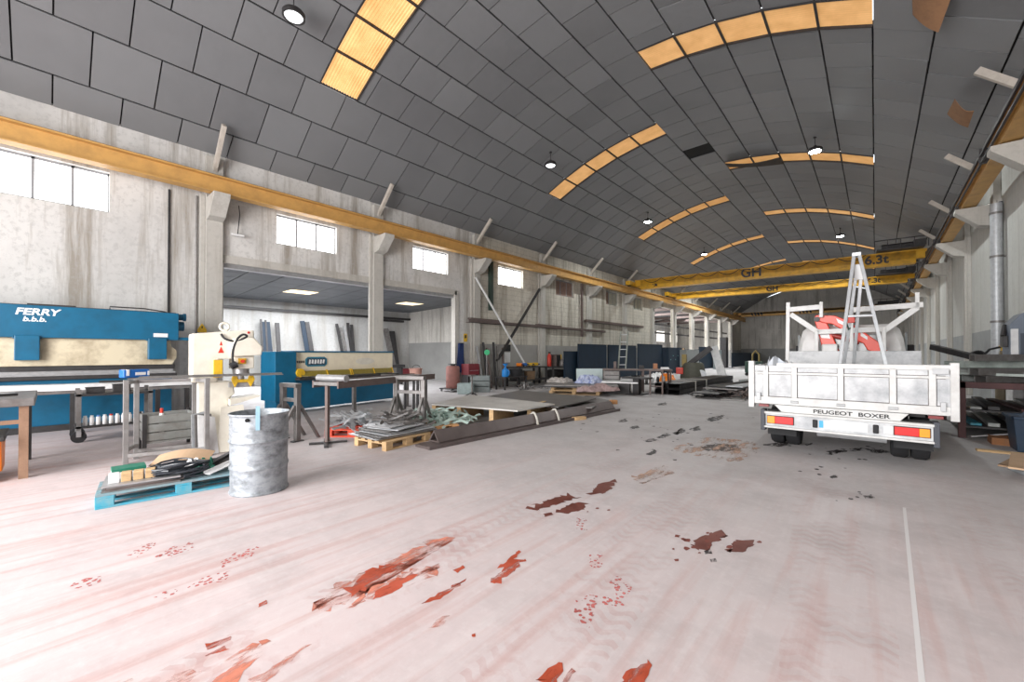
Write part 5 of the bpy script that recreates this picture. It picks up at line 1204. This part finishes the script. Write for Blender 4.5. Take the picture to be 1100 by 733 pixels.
strip_heap('floor_scrap', (-11.2, 13.9, .0), .7, .8, .25, 30, STEEL, 'small grey scrap heap on the floor before the black tub', 51, (.2, .5))
t = thing('wall_notice', 'dark picture above a white sheet pinned on the block wall', 'notice', (-13.785, YX(545, -13.78), 0))
m = MB(); m.bx(0, .01, -.24, .24, 1.35 + .32, 2.0); m.build('picture', BLACK, t); m = MB(); m.bx(0, .01, -.22, .22, 1.1, 1.62); m.build('sheet', WHITEP, t)
t = thing('small_sign', 'small yellow sign on the block wall right of the jamb', 'sign', (-13.785, YX(500, -13.78), ZX(500, 363, -13.78)))
m = MB(); m.bx(0, .01, -.1, .1, -.18, .18); m.build('sign_plate', YPL, t); m = MB(); m.bx(.01, .013, -.05, .05, -.02, .12); m.build('sign_mark', BLET, t)

def bench(name, label, X0, X1, Y0, Y1, h, mt, legs=4, shelf=True):
    t = thing(name, label, 'work bench', (X0, Y0, 0)); W, L = X1 - X0, Y1 - Y0
    m = MB(); m.bx(0, W, 0, L, h - .06, h); m.build('bench_top', mt, t, .006)
    n = legs // 2
    for k in range(n):
        for x in (.06, W - .06):
            y = .08 + (L - .16) * k / (n - 1); m = MB(); m.bx(x - .04, x + .04, y - .04, y + .04, 0, h - .06); m.build('leg', mt, t)
    if shelf: m = MB(); m.bx(.03, W - .03, .05, L - .05, .25, .29); m.build('shelf', mt, t)
    return t
bench('wall_bench', 'dark work bench with yellow power tools against the block wall', -13.2, -12.3, 14.4, 16.6, .92, DSTEEL)
bench('long_bench', 'long dark work bench under the navy screens against the block wall', -13.2, -12.2, 16.9, 22.2, .88, DSTEEL, 6)
for k, (y, mt, lab) in enumerate(((14.75, ORANGE, 'orange'), (15.1, BLUEP, 'blue'), (15.5, YPL, 'yellow'), (15.95, YPL, 'yellow'))):
    t = thing('power_tool', '%s hand power tool on the wall bench, %s from the left' % (lab, ORD[k]), 'power tool', (-12.6, y, .92), R(20 * k), 'power tools on the wall bench')
    m = MB(); m.bx(-.16, .14, -.06, .06, .04, .18); m.build('motor_body', mt, t, .02)
    m = MB(); m.bx(-.06, 0, -.035, .035, .0, .06).bx(-.16, -.1, -.05, .05, .0, .06); m.build('handle', BLACK, t, .008)
    m = MB(); m.cyl((.14, 0, .11), (.24, 0, .11), .03, n=12); m.build('chuck', DSTEEL, t, smooth=True)
for k, (x, y, z, sx, sy, sz, mt, nm, lab) in enumerate(((-12.8, 14.8, .29, .5, .5, .45, DSTEEL, 'steel_box', 'dark steel box on the shelf of the wall bench, left one'), (-12.8, 15.6, .29, .45, .6, .4, WOODD, 'wooden_box', 'brown wooden box on the shelf of the wall bench, right one'), (-12.7, 17.8, .29, .5, .9, .4, DSTEEL, 'steel_box', 'dark steel box on the shelf of the long bench, left one'), (-12.7, 19.4, .29, .5, .8, .45, RSTEEL, 'steel_box', 'brown steel box on the shelf of the long bench, middle one'), (-12.7, 21.0, .29, .5, .7, .4, DSTEEL, 'steel_box', 'dark steel box on the shelf of the long bench, right one'))):
    m = MB(); m.bx(-sx / 2, sx / 2, -sy / 2, sy / 2, 0, sz).bx(-sx / 2 - .015, sx / 2 + .015, -sy / 2 - .015, sy / 2 + .015, sz - .06, sz); m.bx(sx / 2, sx / 2 + .03, -.08, .08, sz * .45, sz * .6)
    tag(m.build(nm, mt, loc=(x, y, z), bev=.006), lab, 'box', 'boxes under the benches')
t = thing('fire_extinguisher', 'red fire extinguisher standing on the long bench', 'fire extinguisher', (-12.9, YX(590, -12.9), .88))
m = MB(); m.lathe([(0, 0), (.1, 0), (.11, .03), (.11, .55), (.05, .65), (.03, .68), (0, .68)], 20); m.build('bottle_body', RED, t, smooth=True)
m = MB(); m.bx(-.04, .08, -.02, .02, .68, .76); m.build('handle', BLACK, t); m = MB(); m.tube([(.05, 0, .7), (.14, .02, .6), (.13, .03, .35)], .014, 8); m.build('hose', BLACK, t, smooth=True)
t = thing('control_cabinet', 'brown control cabinet with yellow edge right of the fire extinguisher', 'cabinet', (-12.95, YX(597, -12.95), .88))
m = MB(); m.bx(-.2, .2, -.22, .22, 0, .62); m.build('cabinet_body', RSTEEL, t, .01); m = MB(); m.bx(.2, .215, -.2, .16, .04, .58); m.build('cabinet_door', DSTEEL, t); m = MB(); m.bx(.2, .22, .17, .22, 0, .62); m.build('yellow_edge', YPL, t)
t = thing('welding_helmet', 'pale round tool on the long bench before the left navy screen', 'tool', (-12.5, YX(604, -12.5), .88))
m = MB(); m.lathe([(0, 0), (.14, 0), (.16, .1), (.14, .25), (.08, .36), (0, .38)], 18); m.build('shell', STEEL, t, smooth=True); m = MB(); m.bx(.1, .16, -.08, .08, .12, .22); m.build('visor', BLACK, t)

# navy welding screens
def screen(x0, x1, X, ytop, label, mt=NAVY, z0=.12):
    ya, yb = YX(x0, X), YX(x1, X); zt = ZX((x0 + x1) / 2, ytop, X); t = thing('welding_screen', label, 'screen', (X, ya, 0), 0, 'navy welding screens'); L = yb - ya
    m = MB(); m.bx(-.02, .02, .04, L - .04, z0, zt - .04); m.build('panel', mt, t)
    m = MB(); m.bx(-.04, .04, 0, .06, 0, zt).bx(-.04, .04, L - .06, L, 0, zt).bx(-.04, .04, 0, L, zt - .05, zt).bx(-.04, .04, 0, L, z0 - .04, z0); m.build('frame', mt, t)
    for y in (.03, L - .03): m = MB(); m.bx(-.3, .3, y - .03, y + .03, 0, .05); m.build('foot', DSTEEL, t)
    return t
screen(606, 622, -12.05, 377.5, 'low navy screen standing at the left end before the long bench')
screen(621, 651, -11.85, 370, 'taller navy screen behind the white panel with chalk marks on top')
screen(653, 683, -12.1, 371, 'navy screen behind the left half of the work table')
screen(685, 711, -12.1, 370, 'navy screen behind the right half of the work table by the ladder')
screen(751, 770, -12.3, 373, 'navy screen right of the grey cabinet')
screen(786, 818, -11.5, 379.3, 'low dark navy screen behind the truck at the far end')
t = thing('navy_locker', 'navy blue locker with small poster left of the grey cabinet', 'locker', (-11.9, YX(718, -11.7), 0)); L = YX(736, -11.7) - YX(718, -11.7)
m = MB(); m.bx(-.5, .2, 0, L, 0, 2.02); m.build('locker_body', NAVY, t, .01)
m = MB(); m.bx(.2, .215, .1, L / 2 - .03, .1, 1.95).bx(.2, .215, L / 2 + .03, L - .1, .1, 1.95); m.build('locker_door', NAVY, t, .005)
m = MB(); m.bx(.215, .225, L - .75, L - .2, 1.5, 2.0); m.build('poster', M('orange_poster', (.6, .4, .25), .6), t)
m = MB()
for k in range(5): m.bx(.215, .22, .4 + k * .5, .5 + k * .5, 1.05 + .3 * (k % 2), 1.12 + .3 * (k % 2))
m.build('sticker', plain('sticker_green', (.2, .5, .45), .5), t)
t = thing('grey_cabinet', 'flat grey cabinet standing between navy locker and navy screen', 'cabinet', (-11.4, YX(737, -11.2), 0)); L = YX(751, -11.2) - YX(737, -11.2)
m = MB(); m.bx(-.3, .2, 0, L, .5, 1.85); m.build('cabinet_body', M('mid_grey', (.25, .27, .27), .5), t, .01); m = MB(); m.bx(.2, .215, .06, L - .06, .56, 1.79); m.build('cabinet_door', M('mid_grey_door', (.28, .3, .3), .5), t, .005)
for y in (.1, L - .1): m = MB(); m.bx(-.25, .15, y - .05, y + .05, 0, .5); m.build('leg', DSTEEL, t)
m = MB(); m.bx(-.25, .25, -.6, .6, 0, 1.9); m.bx(.25, .27, -.5, .5, .2, 1.8); tag(m.build('pale_cabinet', M('pale_blue_grey', (.3, .36, .38), .5), loc=(-11.9, YX(774, -11.6), 0), bev=.01), 'pale blue grey cabinet left of the tall dark column of steel', 'cabinet')
m = MB(); m.bx(-.3, .3, -.45, .45, 0, 3.3).bx(-.32, .32, -.47, .47, 0, .1); tag(m.build('dark_column', DSTEEL, loc=(-12.2, YX(780, -12.0), 0), bev=.01), 'tall dark square steel column standing near the far corner', 'steel column')
# work table in the middle and its things
TX, TY = -7.35, 16.0
t = thing('work_table', 'steel work table with drawers in front of the navy screens', 'work table', (-7.35, 16.0, 0), R(28))
m = MB(); m.bx(-1.35, 1.35, -.4, .4, .86, .92); m.build('tabletop', RSTEEL, t, .006)
m = MB(); m.bx(-1.35, -.65, -.36, .36, .28, .86); dc = m.build('drawer_unit', DSTEEL, t, .008)
for k in range(3): m = MB(); m.bx(-1.3, -.7, -.38, -.36, .32 + k * .18, .47 + k * .18); d_ = m.build('drawer', STEEL, dc, .004); 
for x in (-1.28, .25, 1.28):
    for y in (-.34, .34): m = MB(); m.bx(x - .03, x + .03, y - .03, y + .03, 0, .86); m.build('leg', RSTEEL, t)
m = MB(); m.bx(.3, 1.25, -.3, .3, .3, .33); m.build('shelf', DSTEEL, t)
def ont(x, y, z=.92): return Vector((TX, TY, z)) + Matrix.Rotation(R(28), 3, 'Z') @ Vector((x, y, 0))
t = thing('aluminium_ladder', 'short aluminium ladder leaning up from the work table against the screens', 'ladder', (0, 0, 0))
a0, a1 = ont(-.72, .1), ont(-.42, .12); top0, top1 = a0 + Vector((-.35, .95, 1.62)), a1 + Vector((-.35, .95, 1.62))
for a, b_ in ((a0, top0), (a1, top1)): m = MB(); m.bar(a, b_, .06, .03); m.build('stile', M('greenish_alu', (.36, .4, .36), .4, .4), t)
for k in range(5): f_ = .1 + .2 * k; m = MB(); m.bar(a0.lerp(top0, f_), a1.lerp(top1, f_), .03, .03); m.build('rung', ALU, t)
for k, (x, y, sx, sy, sz, mt, nm, lab) in enumerate(((-.85, -.1, .12, .12, .3, RSTEEL, 'steel_post', 'short brown steel post standing on the work table left of the ladder'), (.2, 0, .2, .2, .14, DSTEEL, 'machine_vice', 'dark vice block at the middle of the work table'), (.75, .1, .16, .16, .22, M('orange_brown', (.45, .2, .1), .6), 'orange_block', 'orange brown block near the right end of the work table'), (1.1, -.05, .3, .2, .08, WHITEP, 'white_tray', 'white tray on the right end of the work table'))):
    m = MB(); m.bx(-sx / 2, sx / 2, -sy / 2, sy / 2, 0, sz).bx(-sx / 2 - .02, sx / 2 + .02, -sy / 2 - .02, sy / 2 + .02, 0, .03); tag(m.build(nm, mt, loc=ont(x, y), rot=R(28), bev=.01), lab, 'table item', 'items on the work table')
for k in range(4):
    m = MB(); m.lathe([(0, 0), (.05, 0), (.06, .1), (.05, .2 + .03 * k), (0, .22 + .03 * k)], 14); tag(m.build('small_bottle', [STEEL, WHITEP, DSTEEL, GALV][k], loc=ont(.4 + k * .22, .02, .33), smooth=True), ['grey', 'white', 'dark', 'bright'][k] + ' small bottle on the shelf under the work table, %s from the left' % ORD[k], 'bottle', 'bottles under the work table')
m = MB(); m.lathe([(0, 0), (.08, 0), (.08, .28), (.03, .33), (0, .34)], 16); tag(m.build('white_canister', WHITEP, loc=ont(-.3, -.05, .0), smooth=True), 'white canister on the floor under the work table', 'canister')
t = thing('pedestal_stand', 'dark steel pedestal with flat top and base plate before the work table', 'stand', (-6.75, 14.75, 0))
m = MB(); m.bx(-.32, .32, -.32, .32, 0, .03); m.build('base_plate', DSTEEL, t); m = MB(); m.bx(-.12, .12, -.12, .12, .03, .6); m.build('column', DSTEEL, t, .01); m = MB(); m.bx(-.5, .5, -.25, .25, .6, .66); m.build('top_plate', DSTEEL, t, .006)
t = thing('steel_stool', 'tall narrow steel stool frame right of the pedestal', 'stool', (-6.25, 15.35, 0), R(20))
m = MB(); m.bx(-.25, .25, -.25, .25, .88, .94); m.build('seat', RSTEEL, t)
for x in (-.22, .22):
    for y in (-.22, .22): m = MB(); m.bx(x - .025, x + .025, y - .025, y + .025, 0, .88); m.build('leg', RSTEEL, t)
m = MB(); m.bx(-.22, .22, -.02, .02, .28, .32); m.build('rail', RSTEEL, t)
# black beams, plates
for k in range(4):
    m = MB(); x, z = (-.24, 0), 0; x = -.25 + .5 * (k % 2); z = .0 + .22 * (k // 2)
    m.bx(-.23, .23, 0, 7.6, 0, .02).bx(-.23, .23, 0, 7.6, .18, .2).bx(-.23, -.21, 0, 7.6, .02, .18).bx(.21, .23, 0, 7.6, .02, .18); tag(m.build('black_beam', M('black_tube_steel', (.018, .018, .02), .5, .3) if k == 0 else bpy.data.materials['black_tube_steel'], loc=(-5.9 + x, 15.5, z + .01), bev=.01), ['lower left', 'lower right', 'upper left', 'upper right'][k] + ' black box beam of the bundle in mid hall', 'steel beam', 'black box beams in mid hall')
for k, y in enumerate((17.2, 18.6)):
    t = thing('tie_strap', ['nearer', 'farther'][k] + ' pale strap tied round the black box beams', 'strap', (-5.9, y, 0))
    m = MB(); m.bx(-.53, .53, -.04, .04, .43, .445).bx(.5, .515, -.04, .04, .0, .44); m.tube([(.51, 0, .02), (.7, -.1, .02), (1.0, .05, .02), (1.2, -.05, .02)], .03, 6); m.build('webbing', bpy.data.materials['pale_strap'], t)
for k in range(9):
    q = random.Random(k + 70); m = MB(); L = q.uniform(1.6, 3.2); w_ = q.uniform(.25, .6); m.grid(lambda u, v: ((v - .5) * w_ * 2, (u - .5) * L * 2, .01 * math.sin(5 * u + k)), 6, 2, .03)
    tag(m.build('steel_plate', [STEEL, DSTEEL, GALV][k % 3], loc=(-3.9 + q.uniform(-.4, .4), 18.4 + q.uniform(-.8, 1.2), .04 + k * .042), rot=R(q.uniform(-8, 8))), '%s steel plate, %s from the bottom of the pile between black beams and truck' % (['grey', 'dark', 'galvanised'][k % 3], ORD[k]), 'metal plate', 'plates piled beside the black beams')
strip_heap('dark_offcuts', (-4.4, 15.9, .0), .8, .7, .2, 40, DSTEEL, 'dark scrap strips on the floor in front of the plate pile', 61, (.4, 1.2))
strip_heap('dark_offcuts', (-3.6, 16.0, .0), .9, .8, .25, 40, RSTEEL, 'brown scrap strips on the floor beside the truck left rear corner', 62, (.4, 1.2))
m = MB(); m.bx(-.8, .8, -1.8, 1.8, 0, .2).bx(-.7, .6, -1.7, 1.7, .2, .3); tag(m.build('sheet_stack', M('grey_stack', (.28, .3, .29), .5, .3), loc=(-4.0, 23.4, 0), rot=R(-6), bev=.01), 'low grey stack of sheets behind the plate pile left of the truck', 'sheet stack')
# old engine hoist machine in the distance
t = thing('old_machine', 'dark old machine with yellow and red parts left of the truck in the distance', 'machine', (-8.3, 26.0, 0), R(10))
m = MB(); m.lathe([(0, 0), (.7, 0), (.75, .1), (.6, .9), (.5, 1.0), (0, 1.0)], 24); m.build('base_drum', M('dark_green_brown', (.07, .07, .05), .6), t, smooth=True)
m = MB(); m.bar((-.2, 0, .9), (1.0, -.1, 1.9), .35, .3); m.build('arm', DSTEEL, t, .03); m = MB(); m.bx(-.6, -.35, -.3, .1, .8, 1.5); m.build('yellow_box', M('faded_yellow', (.3, .22, .07), .6), t, .02)
m = MB(); m.bx(-.9, -.5, -.5, -.1, .3, .7); m.build('red_motor', RED, t, .03); m = MB(); m.cyl((.5, -.5, .3), (.5, -.42, .3), .28, n=20); m.build('hand_wheel', GALV, t, smooth=True)
m = MB(); m.bar((0, 0, 0), (-.55, 0, 2.0), .45, .15, (0, 1, 0)); tag(m.build('white_chute', WHITE, loc=(-7.0, 27.5, 0)), 'white narrow chute leaning right of the old machine', 'chute')
for k, (x, y, mt, lab) in enumerate(((-9.6, 23.6, WHITEP, 'white bag lump on the floor before the grey cabinet, left one'), (-9.0, 23.9, WHITE, 'white bag lump on the floor before the grey cabinet, right one'), (-8.6, 22.6, ORANGE, 'orange bag lump on the floor near the old machine'))):
    crumple('bag_lump', mt, (x, y, 0), .45, .4, .45, lab, 'bag', 0, 80 + k)
t = thing('green_trolley', 'dark green trolley with yellow loop far behind the truck left corner', 'trolley', (-6.4, 33.0, 0))
m = MB(); m.bx(-.5, .5, -.4, .4, .2, 1.0); m.build('trolley_body', M('dark_green', (.02, .07, .05), .5), t, .02); m = MB(); m.tube([(.3, 0, 1.0), (.3, 0, 1.5), (.1, 0, 1.75), (-.1, 0, 1.5), (-.1, 0, 1.0)], .06, 8); m.build('yellow_loop', bpy.data.materials['faded_yellow'], t, smooth=True)
for x in (-.4, .4): m = MB(); m.cyl((x, -.42, .1), (x, .42, .1), .1, n=14); m.build('wheel_pair', BLACK, t, smooth=True)
# ================================================================== bare red patches and oil stains on the floor
def stain_mat(name, col, edge=.5, speck=9., rough=.6, dots=False):
    m, nt, b = newmat(name, rough)
    b.inputs['Specular IOR Level'].default_value = .25
    g = nt.nodes.new('ShaderNodeNewGeometry'); mp = nt.nodes.new('ShaderNodeMapping'); mp.inputs['Rotation'].default_value = (0, 0, R(-5.5)); mp.inputs['Scale'].default_value = (1, .28, 1)
    nt.links.new(g.outputs['Position'], mp.inputs[0]); nz = nt.nodes.new('ShaderNodeTexNoise'); nz.inputs['Scale'].default_value = speck; nz.inputs['Detail'].default_value = 7; nz.inputs['Roughness'].default_value = .72
    nt.links.new(mp.outputs[0], nz.inputs['Vector']); n = nz.outputs['Fac']
    c = mix(nt, ramp(nt, noise(nt, 3.5, 5, .6), [(.35, gray(0)), (.7, gray(1))]).outputs[0], col, tuple(min(1, x * 1.5 + .03) for x in col))
    nt.links.new(c, b.inputs['Base Color'])
    if dots:
        v = nt.nodes.new('ShaderNodeTexVoronoi'); v.inputs['Scale'].default_value = 34; nt.links.new(g.outputs['Position'], v.inputs['Vector'])
        a = ramp(nt, v.outputs['Distance'], [(.34, gray(.9)), (.44, gray(0))])
    else: a = ramp(nt, n, [(edge - .08, gray(1)), (edge + .1, gray(0))])
    nt.links.new(a.outputs[0], b.inputs['Alpha'])
    return m
ST_RED = stain_mat('bare_red_coating', (.36, .055, .022), .58, 8)
ST_SOFT = stain_mat('rubbed_red_coating', (.5, .17, .11), .47, 7)
ST_DARK = stain_mat('wet_dark_red', (.12, .028, .018), .68, 10, .4)
ST_OIL = stain_mat('oil_spot', (.025, .02, .02), .52, 12, .55)
ST_RUST = stain_mat('rust_bloom', (.46, .3, .22), .44, 5)
ST_PRINT = stain_mat('boot_print', (.42, .1, .09), .52, 45, .6, True)
def stain(poly, mat, n=1, lift=.001, jag=.06):
    """polygon of the floor, edges broken up"""
    P = [F(x, y) for x, y in poly]; q = random.Random(int(sum(x * 7 + y for x, y in poly))); c = sum(P, Vector()) / len(P); out = []
    for a, b_ in zip(P, P[1:] + P[:1]):
        k = max(2, min(14, int((b_ - a).length / .03)))
        for i in range(k):
            p = a.lerp(b_, i / k); s = min(.06, (p - c).length * .2); out.append(Vector((p.x + q.uniform(-s, s), p.y + q.uniform(-s, s), 0)))
    m = MB(); v = [m._v((p.x, p.y, lift)) for p in out]
    f = m.bm.faces.new(v)
    if f.normal.z < 0: f.normal_flip()
    bmesh.ops.triangulate(m.bm, faces=m.bm.faces)
    me = bpy.data.meshes.new('floor_stain'); m.bm.to_mesh(me); m.bm.free(); me.materials.append(mat)
    o = bpy.data.objects.new('floor_stain', me); C.objects.link(o); o.parent = floor; o['kind'] = 'structure'
    return o
STAINS = [
 (ST_SOFT, [(338, 652), (375, 622), (410, 608), (440, 590), (470, 578), (484, 577), (455, 595), (425, 612), (395, 628), (370, 645), (350, 654)]),
 (ST_RED, [(372, 633), (395, 612), (428, 602), (434, 608), (405, 622), (380, 640)]),
 (ST_SOFT, [(378, 650), (400, 632), (440, 612), (478, 606), (465, 618), (430, 632), (400, 646)]),
 (ST_RED, [(398, 640), (430, 618), (448, 616), (425, 634), (405, 644)]),
 (ST_RED, [(527, 626), (548, 602), (563, 600), (556, 610), (535, 626)]), (ST_RED, [(536, 609), (556, 590), (558, 594), (542, 610)]),
 (ST_RED, [(487, 612), (498, 607), (500, 610), (490, 615)]), (ST_RED, [(452, 648), (475, 634), (500, 623), (490, 632), (468, 645)]),
 (ST_SOFT, [(461, 675), (468, 664), (484, 660), (478, 670)]), (ST_RED, [(507, 680), (511, 679), (511, 683), (507, 683)]),
 (ST_RED, [(575, 733), (590, 716), (600, 708), (606, 713), (598, 733)]), (ST_RED, [(600, 733), (612, 716), (618, 717), (610, 733)]),
 (ST_RED, [(660, 733), (672, 720), (698, 709), (700, 718), (688, 733)]),
 (ST_RED, [(220, 692), (248, 683), (251, 686), (225, 697)]), (ST_RED, [(221, 702), (245, 692), (248, 696), (226, 703)]),
 (ST_SOFT, [(176, 733), (200, 718), (222, 718), (205, 733)]), (ST_SOFT, [(228, 733), (262, 702), (285, 686), (300, 690), (280, 706), (250, 733)]), (ST_SOFT, [(240, 712), (270, 690), (280, 692), (256, 712)]),
 (ST_SOFT, [(268, 733), (310, 704), (330, 692), (322, 702), (285, 733)]), (ST_RED, [(278, 648), (288, 644), (288, 648), (279, 651)]), (ST_SOFT, [(120, 733), (140, 726), (150, 729), (140, 733)]),
 (ST_DARK, [(568, 545), (590, 536), (612, 530), (620, 533), (600, 541), (576, 548)]), (ST_DARK, [(597, 548), (612, 541), (631, 540), (626, 547), (604, 552)]), (ST_DARK, [(584, 552), (592, 550), (594, 553), (586, 555)]),
 (ST_DARK, [(630, 530), (645, 519), (661, 516), (655, 526), (640, 532)]),
 (ST_DARK, [(739, 586), (755, 573), (775, 571), (776, 578), (765, 582), (758, 590), (744, 588)]), (ST_DARK, [(780, 592), (790, 579), (806, 580), (809, 585), (798, 592)]), (ST_OIL, [(755, 591), (763, 590), (764, 594), (757, 595)]), (ST_OIL, [(762, 600), (768, 599), (769, 603), (763, 603)]),
 (ST_OIL, [(753, 480), (768, 476), (790, 478), (795, 484), (778, 485), (760, 484)]), (ST_RUST, [(720, 482), (760, 470), (812, 474), (812, 486), (790, 496), (760, 492)]), (ST_RUST, [(680, 512), (715, 500), (722, 508), (690, 520)]),
 (ST_OIL, [(694, 488), (703, 483), (705, 487), (698, 489)]), (ST_OIL, [(706, 470), (716, 465), (720, 468), (710, 471)]), (ST_OIL, [(722, 466), (732, 460), (736, 464), (727, 467)]), (ST_OIL, [(740, 461), (750, 458), (752, 462), (744, 463)]), (ST_OIL, [(758, 450), (775, 446), (776, 450), (764, 453)]), (ST_OIL, [(690, 474), (700, 471), (706, 473), (698, 475)]),
 (ST_OIL, [(885, 485), (905, 482), (908, 485), (890, 488)]), (ST_OIL, [(912, 482), (925, 481), (926, 484), (914, 485)]), (ST_OIL, [(930, 483), (948, 483), (956, 486), (940, 487)]), (ST_OIL, [(820, 478), (845, 474), (850, 478), (832, 480)]), (ST_OIL, [(864, 477), (872, 476), (871, 478), (865, 479)]),
 (ST_OIL, [(890, 512), (897, 510), (899, 513), (892, 514)]), (ST_OIL, [(926, 532), (938, 533), (940, 535), (928, 535)]), (ST_OIL, [(706, 434), (714, 432), (716, 435), (708, 436)]), (ST_OIL, [(664, 452), (672, 450), (674, 453), (666, 454)]), (ST_OIL, [(676, 459), (685, 457), (687, 460), (678, 461)]),
 (ST_PRINT, [(168, 598), (190, 585), (212, 582), (208, 590), (182, 598)]), (ST_PRINT, [(136, 596), (160, 582), (172, 584), (150, 597)]), (ST_PRINT, [(205, 630), (222, 618), (248, 612), (244, 622), (212, 632)]), (ST_PRINT, [(230, 606), (262, 590), (284, 586), (270, 597), (240, 608)]), (ST_PRINT, [(68, 634), (90, 622), (116, 618), (100, 630)]), (ST_PRINT, [(166, 642), (180, 634), (196, 632), (184, 642)]),
 (ST_PRINT, [(616, 660), (620, 642), (634, 637), (652, 644), (640, 650), (632, 672), (620, 672)]), (ST_PRINT, [(640, 640), (662, 640), (655, 622), (668, 620), (676, 632), (670, 650), (648, 652)]), (ST_PRINT, [(632, 608), (634, 594), (646, 595), (646, 611)]), (ST_PRINT, [(617, 566), (620, 556), (630, 557), (628, 570)]),
]
for k, (mt, poly) in enumerate(STAINS): stain(poly, mat=mt, lift=.0006 + .0002 * (k % 7))
# small drips round the patches
q = random.Random(5); m = {}
for (cx_, cy_, sx_, sy_, n_, mt) in ((755, 585, 40, 14, 14, ST_DARK), (600, 545, 40, 10, 8, ST_DARK), (900, 500, 40, 16, 10, ST_OIL), (925, 534, 26, 4, 8, ST_OIL), (720, 470, 40, 18, 14, ST_OIL), (780, 452, 40, 8, 8, ST_OIL), (690, 455, 26, 10, 8, ST_OIL), (640, 460, 20, 8, 5, ST_OIL), (900, 480, 60, 6, 8, ST_OIL)):
    bm_ = m.setdefault(mt.name, (MB(), mt))[0]
    for _ in range(n_):
        p = F(cx_ + q.gauss(0, sx_ * .6), cy_ + q.gauss(0, sy_ * .6)); r = q.uniform(.006, .02) * (1 + p.length * .12); a0 = q.uniform(0, 6)
        f = bm_.bm.faces.new([bm_._v((p.x + r * q.uniform(.6, 1.2) * math.cos(a0 + i * .7), p.y + r * q.uniform(.8, 1.7) * math.sin(a0 + i * .7), .0021)) for i in range(9)])
for k_, (b_, mt) in m.items():
    plain_ = plain('drip_' + k_, (.03, .022, .02) if 'oil' in k_ else (.2, .04, .025), .5)
    o = b_.build('floor_drips', plain_, floor); o['kind'] = 'stuff'
    for p in o.data.polygons:
        if p.normal.z < 0: p.flip()
# long pale joint in the floor
m = MB(); a, b_ = F(970, 545), F(990, 760); d = b_ - a; nv = Vector((-d.y, d.x, 0)).normalized() * .012
v = [m._v((p.x, p.y, .0009)) for p in (a - nv, a + nv, b_ + nv, b_ - nv)]; f = m.bm.faces.new(v)
o = m.build('floor_joint', plain('pale_joint', (.72, .7, .7), .8), floor); o['kind'] = 'structure'
